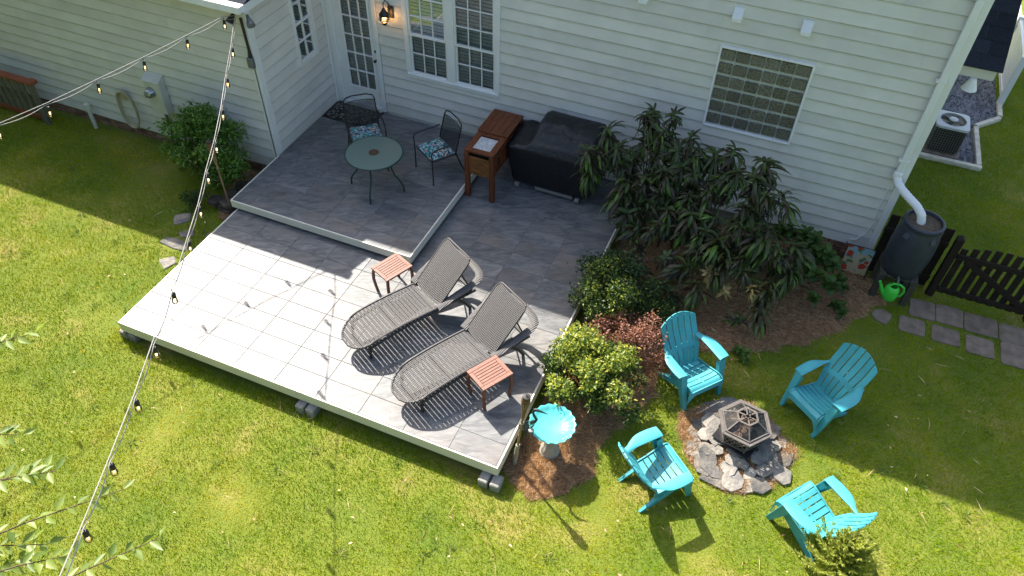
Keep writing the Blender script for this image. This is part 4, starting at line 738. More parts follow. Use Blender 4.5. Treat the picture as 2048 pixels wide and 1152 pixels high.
# ---------------------------------------------------------------- fence and gate
K = M['darkwood']
t = thing('fence_panel', 'short dark fence panel between the house corner and the gate post', 'fence', (-.40, -.10, 0))
for k in range(6): part('picket', MB().box((-.385 + .145 * k, 0, .56), (.125, .02, 1.1)), K, t, bevel=.003)
for z in (.2, .85): part('rail', MB().box((-.03, -.03, z), (.86, .04, .085)), K, t, bevel=.003)
t = thing('gate_post', 'thick dark wooden gate post beside the rain barrel', 'post', (.075, -.245, 0))
part('shaft', MB().box((0, 0, .55), (.10, .10, 1.10)), K, t, bevel=.004); part('cap', MB().add([(-.052, -.052, 1.10), (.052, -.052, 1.10), (.052, .052, 1.10), (-.052, .052, 1.10), (0, 0, 1.16)], [(0, 1, 4), (1, 2, 4), (2, 3, 4), (3, 0, 4), (3, 2, 1, 0)]), K, t)
t = thing('gate_post', 'dark wooden post at the far hinge side of the gate', 'post', (1.40, -.245, 0))
part('shaft', MB().box((0, 0, .55), (.10, .10, 1.10)), K, t, bevel=.004); part('cap', MB().add([(-.052, -.052, 1.10), (.052, -.052, 1.10), (.052, .052, 1.10), (-.052, .052, 1.10), (0, 0, 1.16)], [(0, 1, 4), (1, 2, 4), (2, 3, 4), (3, 0, 4), (3, 2, 1, 0)]), K, t)
t = thing('picket_gate', 'dark arched picket gate with a diagonal brace over the path', 'gate', (.735, -.22, 0))
for k in range(9):
    x = -.53 + .1325 * k; top = .90 + .14 * math.sin(math.pi * (k + .5) / 9)
    part('picket', MB().box((x, .0, (.06 + top) / 2), (.088, .02, top - .06)), K, t, bevel=.003)
for z in (.15, .80): part('rail', MB().box((0, -.032, z), (1.19, .038, .085)), K, t, bevel=.003)
part('brace', MB().bar((-.45, -.036, .76), (.55, -.036, .19), .04, .085), K, t); part('latch', MB().box((-.54, -.07, .80), (.09, .02, .03)), M['black'], t)
# pavers
pv = [(-.28, .03, -1.17, -.90), (.155, .49, -1.175, -.90), (.61, .935, -1.21, -.90), (1.06, 1.40, -1.235, -.84), (.20, .53, -.78, -.44), (.585, .99, -.79, -.455), (1.045, 1.42, -.80, -.475), (-.16, .15, -.80, -.47), (1.47, 1.85, -1.22, -.86), (1.47, 1.85, -.80, -.46)]
pl = ['rough concrete paver in front row, second from the barrel end', 'front-row paver third from the barrel end of the path', 'front-row paver fourth from the barrel end of the path', 'front-row paver at the picture edge', 'back-row paver below the gate post', 'back-row paver under the middle of the gate', 'back-row paver at the picture edge under the gate', 'half-buried back-row paver beside the rain barrel', 'paver just beyond the front-row edge paver', 'paver just beyond the back-row edge paver']
for (a, b, p, q), lb in zip(pv, pl):
    a -= .025; b += .025; p -= .03; q += .02
    w_, l_ = b - a, q - p; o = part('paver', MB().prism([(-w_ / 2 + .03, -l_ / 2), (w_ / 2 - .02, -l_ / 2 + .008), (w_ / 2, -l_ / 2 + .03), (w_ / 2 - .006, l_ / 2 - .03), (w_ / 2 - .04, l_ / 2), (-w_ / 2 + .03, l_ / 2 - .006), (-w_ / 2, l_ / 2 - .04), (-w_ / 2 + .004, -l_ / 2 + .04)], -.03, .022), M['paver'], None, bevel=.008)
    o.location = ((a + b) / 2, (p + q) / 2, 0); tag(o, lb, 'paver', 'pavers along the gate path')
stone((-.55, -1.02, .008), .16, .03, .6, (0, 0), 'dusty paver half covered with soil beside the flower bed', 'pavers along the gate path', 'paver', 'paver', name='paver')
# ---------------------------------------------------------------- far side: AC unit, gravel, edging, white fence
t = thing('air_conditioner', 'outdoor air conditioner with a white top and dark coil sides', 'air conditioner', (.115, 3.80, 0))
part('pad', MB().box((0, 0, .025), (.62, .62, .05)), M['paver'], t, bevel=.01)
part('coil', MB().box((0, 0, .30), (.50, .50, .49)), M['acdark'], t, bevel=.03, bseg=3)
g = MB(); 
for k in range(10): z = .09 + .047 * k; g.tube([(.262 * sx, .262 * sy, z) for sx, sy in ((-1, -1), (1, -1), (1, 1), (-1, 1))], .0035, 5, True)
for k in range(13):
    for s_ in (-1, 1): q = -.25 + .5 * k / 12; g.tube([(q, s_ * .262, .06), (q, s_ * .262, .54)], .003, 5); g.tube([(s_ * .262, q, .06), (s_ * .262, q, .54)], .003, 5)
part('wire_guard', g, M['acwire'], t)
ring = MB(); n = 40
for k in range(n):
    a0, a1 = 2 * math.pi * k / n, 2 * math.pi * (k + 1) / n
    sq = lambda a: Vector((math.copysign(min(.275, abs(.36 * math.cos(a))), math.cos(a)), math.copysign(min(.275, abs(.36 * math.sin(a))), math.sin(a)), 0))
    A, B_, Cc, Dd = sq(a0), sq(a1), Vector((.215 * math.cos(a1), .215 * math.sin(a1), 0)), Vector((.215 * math.cos(a0), .215 * math.sin(a0), 0))
    up, dn = Vector((0, 0, .60)), Vector((0, 0, .545)); ring.add([A + up - Vector((0, 0, .012)), B_ + up - Vector((0, 0, .012)), Cc + up, Dd + up, A + dn, B_ + dn, Cc + dn, Dd + dn], [(0, 1, 2, 3), (4, 5, 1, 0), (3, 2, 6, 7)])
part('top_cap', ring, M['acwhite'], t, smooth=50); fan = MB()
for k in range(4):
    a = R(90 * k + 20); fan.add([(.04 * math.cos(a), .04 * math.sin(a), .56), (.20 * math.cos(a - .5), .20 * math.sin(a - .5), .555), (.20 * math.cos(a + .5), .20 * math.sin(a + .5), .585), (.05 * math.cos(a + .8), .05 * math.sin(a + .8), .575)], [(0, 1, 2, 3)])
part('fan', fan, M['acwire'], t); part('motor_cap', MB().lathe([(.075, .60), (.075, .612), (.06, .62), (.0, .622)], 24), M['acwhite'], t, smooth=40)
g = MB()
for k in range(7): r_ = .085 + .019 * k; g.tube([(r_ * math.cos(a), r_ * math.sin(a), .604) for a in [2 * math.pi * j / 28 for j in range(28)]], .002, 4, True)
part('fan_guard', g, M['acwire'], t)
for (a, b, lb) in (((-.85, 3.345), (.80, 3.36), 'front'), ((.755, 3.42), (.705, 4.70), 'right-hand'), ((.70, 4.74), (1.13, 5.23), 'angled'), ((1.135, 5.28), (1.13, 5.77), 'short end')):
    o = part('edging_timber', MB().bar((a[0], a[1], .03), (b[0], b[1], .03), .085, .10), M['border'], None, bevel=.008); tag(o, f'pale {lb} edging timber round the gravel by the air conditioner', 'edging', 'timbers edging the gravel')
gp = [(-.85, 3.40), (.72, 3.41), (.67, 4.72), (1.09, 5.25), (1.09, 7.4), (-.85, 7.4)]
struct('gravel_bed', MB().add([(x, y, .006) for x, y in gp], [tuple(range(6))]), M['gravel'])
def inpoly(x, y, P):
    r_ = False; n = len(P)
    for i in range(n):
        (a, b), (c_, d_) = P[i], P[(i + 1) % n]
        if (b > y) != (d_ > y) and x < (c_ - a) * (y - b) / (d_ - b) + a: r_ = not r_
    return r_
gv = []
while len(gv) < 4 * 3800:
    x, y = rng.uniform(-.85, 1.1), rng.uniform(3.4, 7.3)
    if inpoly(x, y, gp) and not (abs(x - .115) < .32 and abs(y - 3.8) < .32):
        s_ = rng.uniform(.014, .03); q = rng.normal(size=(4, 3)); q = q / np.linalg.norm(q, axis=1)[:, None] * s_ + np.array([x, y, .010 + s_ * .3]); gv += [q[[0, 1, 2]], q[[0, 3, 1]], q[[1, 3, 2]], q[[2, 3, 0]]]
o = link('gravel', rawmesh('gravel', np.array(gv), 3, M['gravel'])); o['kind'] = 'stuff'; o['label'] = 'grey crushed gravel beside the house'; o['category'] = 'gravel'
t = thing('vinyl_fence', 'white vinyl slat fence running back from the gravel bed', 'fence', (1.13, 5.83, 0))
for k in range(3): part('post', MB().box((.02 + .02 * k, 1.75 * k, .52), (.11, .11, 1.04)), M['white'], t, bevel=.008)
for z in (.12, .95): part('rail', MB().box((.03, 1.75, z), (.05, 3.5, .10)), M['white'], t, bevel=.004)
for k in range(27): part('slat', MB().box((.03, .12 + .125 * k, .53), (.022, .10, .76)), M['white'], t)
t = thing('soffit_lamp', 'small white cone lamp under the side roof', 'lamp', (-.42, 1.24, 2.50)); part('shade', MB().lathe([(.04, .17), (.05, .14), (.105, .0), (.098, .0), (.035, .13)], 18), M['white'], t, smooth=40)
# ---------------------------------------------------------------- wing wall fittings
t = thing('meter_box', 'tall cream electric meter cabinet on the wing wall', 'meter box', (-12.30, WY - .03, .80))
part('cabinet', MB().span((-.18, -.15, 0), (.14, 0, .60)), M['meter'], t, bevel=.008); part('sloped_cap', MB().add([(-.19, -.165, .60), (.15, -.165, .60), (.15, 0, .68), (-.19, 0, .68), (-.19, -.165, .585), (.15, -.165, .585), (.15, 0, .585), (-.19, 0, .585)], [(0, 1, 2, 3), (7, 6, 5, 4), (0, 4, 5, 1), (1, 5, 6, 2), (2, 6, 7, 3), (3, 7, 4, 0)]), M['meter'], t)
md = part('meter_dome', MB().lathe([(.09, 0), (.09, .03), (.078, .05), (.072, .09), (.05, .11), (0, .115)], 24), M['chromeg'], t, smooth=40); md.location = (-.06, -.152, .40); md.rotation_euler = (R(90), 0, 0)
part('conduit', MB().tube([(-.02, -.06, -.78), (-.02, -.06, .0)], .025, 10), M['grey'], t, smooth=40)
t = thing('wall_coil', 'coil of tan cable hanging low on the wing wall', 'cable coil', (-13.13, WY - .105, .62)); b = MB()
for k in range(6): b.tube([((.165 + .006 * k) * math.cos(a), -.008 * k + .012 * math.sin(3 * a + k), (.33 + .006 * k) * math.sin(a)) for a in [2 * math.pi * j / 36 for j in range(36)]], .011, 6, True)
part('loops', b, M['hose'], t, smooth=60); hg = part('hanger', MB().lathe([(.075, 0), (.075, .045), (.05, .05), (0, .05)], 16), M['hose'], t, smooth=40); hg.rotation_euler = (R(90), 0, 0); hg.location = (-.01, .04, .25)
t = thing('vent_pipe', 'short grey utility pipe standing against the wing foundation', 'pipe', (-14.10, -2.00, 0)); part('pipe', MB().tube([(0, 0, 0), (0, 0, .40)], .035, 12), M['meter'], t, smooth=40); part('cap', MB().tube([(0, 0, .37), (0, 0, .50), (0, 0, .52)], [.055, .055, .03], 12), M['meter'], t, smooth=40)
t = thing('wall_conduit', 'dark junction box and conduit on the wing corner board', 'junction box', (-10.20, WY - .06, 2.10))
part('box', MB().box((0, -.02, .09), (.10, .07, .17)), M['grey'], t, bevel=.012); part('conduit', MB().tube([(0, 0, .17), (0, 0, .30), (-.01, 0, .78)], [.035, .02, .02], 10), M['black'], t, smooth=40)
t = thing('flood_lamp', 'twin floodlight fitted under the wing eave corner', 'lamp', (-10.08, -1.98, 3.02))
part('mount', MB().box((-.06, .03, .03), (.16, .10, .07)), M['black'], t, bevel=.01)
for dx, dv, mt in ((-.12, (-.02, -.10, -.10), 'black'), (.10, (.10, -.08, -.08), 'grey')):
    v = Vector(dv); o0 = Vector((dx, -.02, .0)); part('lamp_head', MB().tube([o0, o0 + v * .4, o0 + v * .8, o0 + v * 1.15], [.022, .030, .052, .062], 14), M[mt], t, smooth=50); part('lens', MB().tube([o0 + v * 1.15, o0 + v * 1.19], [.056, .04], 14), M['chromeg'], t, smooth=50)
t = thing('stair_railing', 'weathered porch railing with a red-brown top rail', 'railing', (-15.6, -2.25, 0))
part('top_rail', MB().box((-.15, 0, .86), (1.75, .14, .04)), M['redwood'], t, bevel=.004); part('bottom_rail', MB().box((-.15, 0, .12), (1.6, .05, .09)), M['redwood'], t); part('post', MB().box((.62, 0, .42), (.09, .09, .84)), M['greywood2'], t, bevel=.004); part('post_cap', MB().box((.70, 0, .87), (.14, .15, .07)), M['redwood'], t, bevel=.01)
for k in range(9): part('baluster', MB().box((-.92 + .165 * k, .0, .49), (.10, .03, .70)), M['greywood2'], t)
t = thing('wall_lantern', 'lit black wall lantern beside the patio door', 'lamp', (-8.865, -.03, 2.40))
part('back_plate', MB().box((0, -.012, .03), (.10, .024, .20)), M['black'], t, bevel=.01); part('arm', MB().tube([(0, -.02, .10), (0, -.06, .20), (-.02, -.12, .26), (-.03, -.16, .22), (-.03, -.165, .14)], .009, 8), M['black'], t, smooth=60)
cc = (-.03, -.165, 0); part('hood', MB().lathe([(.02, .15), (.03, .12), (.075, .06), (.078, .03), (.07, .03), (.02, .10)], 20, cc), M['black'], t, smooth=40); part('glass_globe', MB().lathe([(.05, .03), (.075, -.01), (.07, -.05), (.045, -.075)], 20, cc), M['bulbglass'], t, smooth=60); part('guard_ring', MB().tube([(cc[0] + .088 * math.cos(a), cc[1] + .088 * math.sin(a), -.02) for a in [k * math.pi / 12 for k in range(24)]], .005, 6, True), M['black'], t); part('base_cup', MB().lathe([(.0, -.125), (.03, -.12), (.042, -.09), (.048, -.072), (.0, -.072)], 18, cc), M['black'], t, smooth=40); part('bulb', MB().lathe([(.0, -.04), (.022, -.025), (.028, .0), (.015, .03), (0, .035)], 14, cc), M['lampglow'], t, smooth=60)
pl_ = bpy.data.lights.new('lantern_light', 'POINT'); pl_.energy = .8; pl_.color = (1, .55, .2); pl_.shadow_soft_size = .03; po = bpy.data.objects.new('lantern_light', pl_); COL.objects.link(po); po.parent = t; po.location = (cc[0], cc[1] - .01, -.06)
# ---------------------------------------------------------------- string lights
def strand(pts, start, end, lab):
    """pts: bulb positions (world). cable runs straight, cord dips between the sockets"""
    t = thing('string_lights', lab, 'string lights', start, 0, 'strands of string lights', world=True); off = .14
    top = [Vector(start)] + [Vector(p) + Vector((-.02, .02, off)) for p in pts] + [Vector(end)]
    part('support_cable', MB().tube(top, .0048, 6), M['cable'], t, smooth=60); cp = []
    for a, b in zip(top, top[1:]):
        for k in range(8): u = k / 8; cp.append(a.lerp(b, u) + Vector((.012, 0, -.012 - .035 * math.sin(math.pi * u))))
    cp.append(top[-1] + Vector((0, 0, -.012))); part('cord', MB().tube(cp, .0045, 6), M['cable'], t, smooth=60)
    for p in top[1:-1]:
        q = p - Vector(start); so_ = link('socket', SOCK, t, q, (0, R(8), .6), (.94,) * 3); link('bulb', BULB, so_); link('filament', FIL, so_)
SOCK = MB().tube([(0, 0, 0), (.006, 0, -.03), (.012, 0, -.055)], .005, 6).tube([(.012, 0, -.05), (.012, 0, -.062), (.012, 0, -.115)], [.012, .021, .022], 10).mesh('socket', M['cord'], 50)
BULB = MB().lathe([(.014, -.115), (.024, -.135), (.030, -.16), (.027, -.185), (.012, -.20), (.0, -.203)], 14, (.012, 0, 0)).mesh('bulb', M['bulbglass'], 60)
FIL = MB().tube([(.012, 0, -.118), (.012, 0, -.165)], .009, 6).mesh('filament', M['filament'])
strand([(-9.708, -2.725, 2.84), (-9.397, -3.275, 2.76), (-9.063, -3.828, 2.70), (-8.747, -4.376, 2.66), (-8.484, -4.87, 2.64), (-8.16, -5.40, 2.66), (-7.85, -5.93, 2.72), (-7.37, -6.67, 2.88), (-6.99, -7.31, 2.99), (-6.661, -7.848, 3.10), (-6.324, -8.408, 3.24), (-6.03, -8.897, 3.37), (-5.70, -9.43, 3.55)], (-10.13, -2.09, 3.00), (-5.3, -10.1, 3.8), 'string of warm bulbs on a wire crossing over the sunny tiles to the lower left')
strand([(-10.161, -2.274, 2.93), (-10.371, -2.818, 2.86), (-10.60, -3.42, 2.79), (-10.82, -4.03, 2.74), (-11.034, -4.651, 2.70), (-11.243, -5.229, 2.68), (-11.45, -5.82, 2.70)], (-10.10, -2.09, 3.03), (-11.9, -7.1, 2.8), 'string of warm bulbs running from the eave corner to the left edge')
# stepping stones and rock pile left of the deck
for poly, lb in (([(-10.99, -3.97), (-10.97, -3.83), (-10.75, -3.79), (-10.53, -3.84), (-10.50, -3.98), (-10.7, -4.0)], 'long sunlit stepping stone left of the tiled deck'), ([(-10.73, -4.29), (-10.57, -4.13), (-10.44, -4.23), (-10.51, -4.42)], 'square white stepping stone against the deck edge'), ([(-11.2, -3.37), (-11.0, -3.22), (-10.88, -3.38), (-11.05, -3.57)], 'shaded stepping stone farthest from the deck'), ([(-10.87, -3.68), (-10.7, -3.50), (-10.6, -3.64), (-10.75, -3.75)], 'shaded round stepping stone in the middle of the group'), ([(-10.47, -3.55), (-10.33, -3.38), (-10.2, -3.45), (-10.3, -3.66)], 'shaded stepping stone touching the deck side')):
    o = part('stepping_stone', MB().prism(list(reversed(poly)), -.02, .018), M['slate'], None, bevel=.006); cx = sum(p[0] for p in poly) / len(poly); cy = sum(p[1] for p in poly) / len(poly)
    for vv in o.data.vertices: vv.co.x -= cx; vv.co.y -= cy
    o.location = (cx, cy, 0); tag(o, lb, 'stone', 'stepping stones beside the deck')
for k in range(22):
    x = -10.30 - .035 * (k % 7) * 1.6 + rs.uniform(-.08, .08); y = -2.35 - .10 * (k // 3) + rs.uniform(-.06, .06); 
    stone((x, y, .04 + .05 * (k % 3)), rs.uniform(.10, .17), rs.uniform(.05, .08), rs.uniform(0, 6), (R(rs.uniform(-10, 10)), R(rs.uniform(-10, 10))), f"{ORD[k // 3]} rock out from the wall in the {('bottom', 'middle', 'top')[k % 3]} layer of the landing rock pile", 'rocks piled beside the landing', 'rock', 'darkrock', name='rock')
# ---------------------------------------------------------------- foliage helpers
def norm(a): return a / np.maximum(1e-9, np.linalg.norm(a, axis=1))[:, None]
def leafmesh(name, pos, axis, nrm, length, width, mat):
    """folded 2-triangle leaves: pos (N,3) base, axis direction, rough normal"""
    axis = norm(axis); side = norm(np.cross(axis, nrm)); n = norm(np.cross(side, axis)); L = length[:, None]; Wd = width[:, None]
    base = pos; tip = pos + axis * L - n * L * .12; mid = pos + axis * L * .45
    l, r = mid + side * Wd / 2 + n * Wd * .18, mid - side * Wd / 2 + n * Wd * .18
    N_ = len(pos); V = np.stack([base, l, tip, r], 1); me = bpy.data.meshes.new(name)
    me.vertices.add(N_ * 4); me.vertices.foreach_set('co', V.reshape(-1).astype(np.float32)); i = np.arange(N_) * 4
    lp = np.stack([i, i + 1, i + 2, i, i + 2, i + 3], 1).reshape(-1).astype(np.int32); me.loops.add(len(lp)); me.loops.foreach_set('vertex_index', lp)
    me.polygons.add(N_ * 2); me.polygons.foreach_set('loop_start', np.arange(0, len(lp), 3, dtype=np.int32)); me.update(calc_edges=True); me.validate(); me.materials.append(mat); return me
def blobs(n, rad, hgt, seed, rb=(.16, .28), low=.25):
    r_ = np.random.default_rng(seed); out = []
    while len(out) < n:
        a, q, u = r_.uniform(0, 2 * math.pi), r_.uniform(0, 1) ** .55, r_.uniform(low, 1)
        k = math.sqrt(max(0, 1 - ((u - .45) / .62) ** 2)) if u > .45 else .82 + .18 * u / .45
        out.append((rad[0] * q * k * math.cos(a), rad[1] * q * k * math.sin(a), hgt * u * (1 - .12 * q), r_.uniform(*rb)))
    return np.array(out)
def shell(bl, n, seed, up=.35):
    r_ = np.random.default_rng(seed); w_ = bl[:, 3] ** 2; idx = r_.choice(len(bl), n, p=w_ / w_.sum()); d = norm(r_.normal(size=(n, 3)) + np.array([0, 0, up])); 
    pos = bl[idx, :3] + d * bl[idx, 3:4] * (r_.uniform(.3, 1.0, (n, 1)) + .16 * np.abs(r_.normal(size=(n, 1))) ** 1.5) * np.array([1, 1, .85]); return pos, d, r_
def shrub(name, label, loc, rad, hgt, mats, n, leaf, seed, nb=26, rb=(.15, .26), droop=-.1, cat='shrub', group=None):
    t = thing(name, label, cat, loc, 0, group); bl = blobs(nb, rad, hgt, seed, rb); b = MB()
    for x, y, z, r_ in bl: b.tube([(x * .06, y * .06, 0), (x * .35, y * .35, z * .45), (x * .8, y * .8, z * .85), (x, y, z)], [.014, .010, .006, .003], 5)
    part('stems', b, M['twig'], t)
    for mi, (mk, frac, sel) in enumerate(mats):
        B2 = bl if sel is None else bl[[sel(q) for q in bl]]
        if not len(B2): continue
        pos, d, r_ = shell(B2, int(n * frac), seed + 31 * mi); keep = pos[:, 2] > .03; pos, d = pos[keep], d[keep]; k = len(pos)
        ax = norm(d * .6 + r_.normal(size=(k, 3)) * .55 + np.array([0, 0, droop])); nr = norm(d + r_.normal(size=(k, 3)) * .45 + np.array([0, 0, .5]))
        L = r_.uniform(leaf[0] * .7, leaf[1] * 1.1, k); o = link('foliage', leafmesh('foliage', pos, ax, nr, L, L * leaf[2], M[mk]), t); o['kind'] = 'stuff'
    return t
shrub('glossy_shrub', 'leafy green shrub against the wing wall beside the torch', (-11.10, -2.45, 0), (.74, .48), 1.42, [('lv_mid', .6, None), ('lv_bright', .4, lambda q: q[2] > .55)], 7800, (.05, .085, .45), 101, 44, (.11, .22))
shrub('silver_plant', 'small grey-green bushy plant at the foot of the left shrub', (-11.02, -3.02, 0), (.22, .16), .28, [('lv_dark', 1, None)], 700, (.03, .05, .4), 131, 8, (.06, .10))
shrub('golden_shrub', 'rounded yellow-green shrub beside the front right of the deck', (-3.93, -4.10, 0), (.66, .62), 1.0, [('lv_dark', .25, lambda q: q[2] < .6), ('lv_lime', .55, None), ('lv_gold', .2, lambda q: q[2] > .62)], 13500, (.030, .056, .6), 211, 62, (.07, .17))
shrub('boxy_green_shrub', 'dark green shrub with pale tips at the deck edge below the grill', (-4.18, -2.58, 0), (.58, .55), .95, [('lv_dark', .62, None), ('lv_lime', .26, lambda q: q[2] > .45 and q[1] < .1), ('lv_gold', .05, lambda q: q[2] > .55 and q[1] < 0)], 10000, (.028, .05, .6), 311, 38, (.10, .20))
shrub('barberry_shrub', 'reddish purple barberry shrub behind the yellow shrub', (-3.70, -3.30, 0), (.72, .42), .85, [('lv_red', 1, None)], 5200, (.022, .040, .6), 411, 24, (.08, .17))
shrub('low_green_shrub', 'low dark shrub behind the turquoise chair by the flower bed', (-3.72, -2.55, 0), (.42, .40), .62, [('lv_dark', .8, None), ('lv_lime', .2, lambda q: q[2] > .35)], 4200, (.026, .045, .6), 511, 16, (.11, .18))
# ---------------------------------------------------------------- tall plant with drooping whorls of long leaves
def strap_leaf(L, wd, ang, rise, droop, seg=5, fold=.25):
    """leaf that leaves the centre at `ang`, rises then droops"""
    vs = []; fs = []; u = Vector((math.cos(ang), math.sin(ang), 0)); sd = Vector((-u.y, u.x, 0)); p = Vector((0, 0, 0)); th = rise
    for i in range(seg + 1):
        s = i / seg; w_ = wd * (math.sin(math.pi * min(1, .12 + .88 * s)) ** .8) * .5 + .0008; d = u * math.cos(th) + Vector((0, 0, math.sin(th))); n_ = u * -math.sin(th) + Vector((0, 0, math.cos(th)))
        vs += [p + sd * w_ + n_ * w_ * fold, p, p - sd * w_ + n_ * w_ * fold]; p = p + d * (L / seg); th -= droop / seg
    for i in range(seg):
        for j in (0, 1): a = i * 3 + j; fs.append((a, a + 1, a + 4, a + 3))
    return vs, fs
def whorl_mesh(name, mat, seed, n=20, L=(.16, .27), up=3):
    r_ = random.Random(seed); b = MB()
    for k in range(n):
        a = k * 2.399 + r_.uniform(-.25, .25); s = k / n; q = strap_leaf(r_.uniform(*L) * (1 - .35 * (s < .15)), r_.uniform(.028, .046), a, R(22 - 68 * s + r_.uniform(-22, 22)), R(r_.uniform(55, 115)))
        b.add([v + Vector((0, 0, -.24 * s)) for v in q[0]], q[1])
    return b.mesh(name, mat, 60)
WH = [whorl_mesh('leaf_whorl', M['lv_long'], 60 + k, 22 + 3 * k, (.14 + .01 * k, .25 + .012 * k)) for k in range(9)]; WP = [whorl_mesh('leaf_whorl', M['lv_pink'], 90 + k, 26, (.13, .21)) for k in range(2)]
tips = [(-4.92, -0.95, 1.95), (-5.16, -1.1, 1.60), (-5.0, -1.1, 1.66), (-4.48, -0.6, 2.06), (-4.39, -0.55, 2.14), (-4.1, -0.57, 2.18), (-4.5, -0.92, 1.60), (-4.22, -0.92, 1.75), (-3.78, -0.78, 2.02), (-3.65, -0.88, 1.94), (-3.38, -0.93, 1.95), (-4.0, -1.1, 1.58), (-3.77, -1.05, 1.70), (-3.58, -1.12, 1.68), (-4.45, -1.3, 1.40), (-4.13, -1.3, 1.15), (-3.95, -1.25, 1.31), (-3.55, -1.3, 1.45), (-3.15, -.9, 2.08), (-2.74, -1.0, 2.08), (-2.79, -1.15, 1.89), (-2.42, -1.27, 1.84), (-2.82, -1.36, 1.58), (-2.6, -1.3, 1.77), (-3.13, -1.48, 1.36), (-2.42, -1.57, 1.47), (-3.2, -1.62, 1.18), (-2.24, -1.8, 1.33), (-2.88, -1.78, 1.1), (-2.55, -1.68, 1.36), (-2.95, -1.95, .92), (-2.58, -1.98, .98), (-3.25, -1.75, 1.0), (-4.22, -1.4, 1.1), (-3.8, -1.4, 1.2), (-3.58, -1.32, 1.4), (-4.12, -1.58, .90), (-4.15, -1.7, .74), (-3.25, -1.62, 1.16), (-3.25, -1.78, .97), (-3.72, -2.2, .40), (-3.45, -2.2, .42), (-3.18, -1.12, 1.8), (-3.31, -1.22, 1.65), (-4.72, -1.1, 1.77), (-4.18, -0.78, 2.0), (-3.03, -1.1, 1.88), (-2.8, -1.58, 1.42), (-2.62, -1.85, 1.1), (-3.9, -0.95, 1.86), (-4.25, -1.15, 1.45), (-2.25, -2.2, .75), (-4.15, -1.9, .62), (-3.9, -2.02, .5), (-3.62, -1.9, .75), (-3.5, -2.05, .55), (-3.3, -2.0, .8), (-3.1, -2.12, .66), (-2.42, -2.36, .48), (-2.2, -2.0, .95), (-2.0, -1.75, 1.05), (-4.32, -1.55, 1.05), (-3.9, -1.62, 1.0), (-3.45, -1.5, 1.3), (-2.05, -1.5, 1.25), (-3.0, -1.75, 1.2)]
pink = [(-2.99, -2.02, .82), (-2.72, -2.16, .70), (-2.42, -2.12, .88)]
t = thing('drooping_leaf_shrub', 'tall shrub with drooping whorls of long dark leaves and pink new tips', 'shrub', (-3.35, -1.0, 0), world=True); hubs = [(-4.3, -1.0), (-3.75, -1.05), (-3.2, -1.15), (-2.75, -1.3), (-3.3, -1.7)]
rw = random.Random(5)
for i, p in enumerate(tips + pink):
    P_ = Vector(p); h = min(hubs, key=lambda q: (q[0] - p[0]) ** 2 + (q[1] - p[1]) ** 2); g = Vector((h[0] * .7 - 3.35 * .3, h[1] * .8 - .2, 0))
    part('branch', MB().tube([g, g.lerp(Vector((h[0], h[1], p[2] * .5)), .8), Vector((h[0], h[1], 0)).lerp(P_, .6) + Vector((0, 0, p[2] * .28)), P_ + Vector((0, 0, -.03))], [.016, .012, .009, .006], 6), M['bark'], t, smooth=60)
    ms = WP if p in pink else WH; lowp = Vector((h[0], h[1], 0)).lerp(P_, .82) + Vector((0, 0, p[2] * .05)); d = (P_ - Vector((h[0], h[1], p[2] - .5))).normalized(); s_ = rw.uniform(.85, 1.4)
    link('leaf_whorl', rw.choice(ms), t, P_ - t.location, (R(rw.uniform(-26, 26)) - d.y * .5, R(rw.uniform(-26, 26)) + d.x * .5, rw.uniform(0, 6.28)), (s_ * rw.uniform(.85, 1.15), s_ * rw.uniform(.85, 1.15), s_))
    if p not in pink and p[2] > 1.15: link('leaf_whorl', rw.choice(WH), t, P_.lerp(lowp, .8) + Vector((rw.uniform(-.08, .08), rw.uniform(-.08, .08), -.10)) - t.location, (R(rw.uniform(-20, 20)), R(rw.uniform(-20, 20)), rw.uniform(0, 6.28)), (s_ * .95,) * 3)
# ---------------------------------------------------------------- hydrangea-like stalks
def broad_whorl(seed):
    r_ = random.Random(seed); b = MB()
    for k in range(9):
        a = k * 2.2 + r_.uniform(-.3, .3); q = strap_leaf(r_.uniform(.09, .15), r_.uniform(.065, .095), a, R(50 - 75 * k / 9), R(60), 5, .16); b.add([v + Vector((0, 0, -.012 * k)) for v in q[0]], q[1])
    return b.mesh('leaf_cluster', M['lv_hyd'], 60)
BW = [broad_whorl(k) for k in range(4)]
t = thing('hydrangea', 'bushy hydrangea with broad green leaves on pale stalks below the siding', 'shrub', (-1.75, -.55, 0), world=True)
for p in [(-2.23, -.45, .70), (-2.09, -.47, .74), (-1.88, -.54, .77), (-1.73, -.61, .79), (-1.88, -.70, .66), (-1.65, -.78, .72), (-1.52, -.82, .74), (-1.41, -.96, .70), (-1.62, -1.08, .54), (-1.77, -1.13, .44), (-1.96, -1.24, .30), (-1.36, -1.22, .56), (-1.52, -1.4, .36), (-2.05, -1.33, .2), (-1.92, -.89, .53), (-1.71, -.94, .56), (-1.95, -1.05, .42), (-2.2, -.8, .5), (-1.4, -.7, .5)]:
    P_ = Vector(p); g = Vector((-1.85 + .45 * (p[0] + 1.85), -.42 + .45 * (p[1] + .42), 0)); part('stalk', MB().tube([g, g.lerp(P_, .5) + Vector((0, 0, .05)), P_], [.008, .006, .004], 5), M['stem'], t, smooth=60)
    for z_ in (0, .16): 
        if p[2] - z_ > .12: link('leaf_cluster', rw.choice(BW), t, g.lerp(P_, 1 - z_) - t.location, (R(rw.uniform(-15, 15)), R(rw.uniform(-15, 15)), rw.uniform(0, 6)), (rw.uniform(.8, 1.2),) * 3)
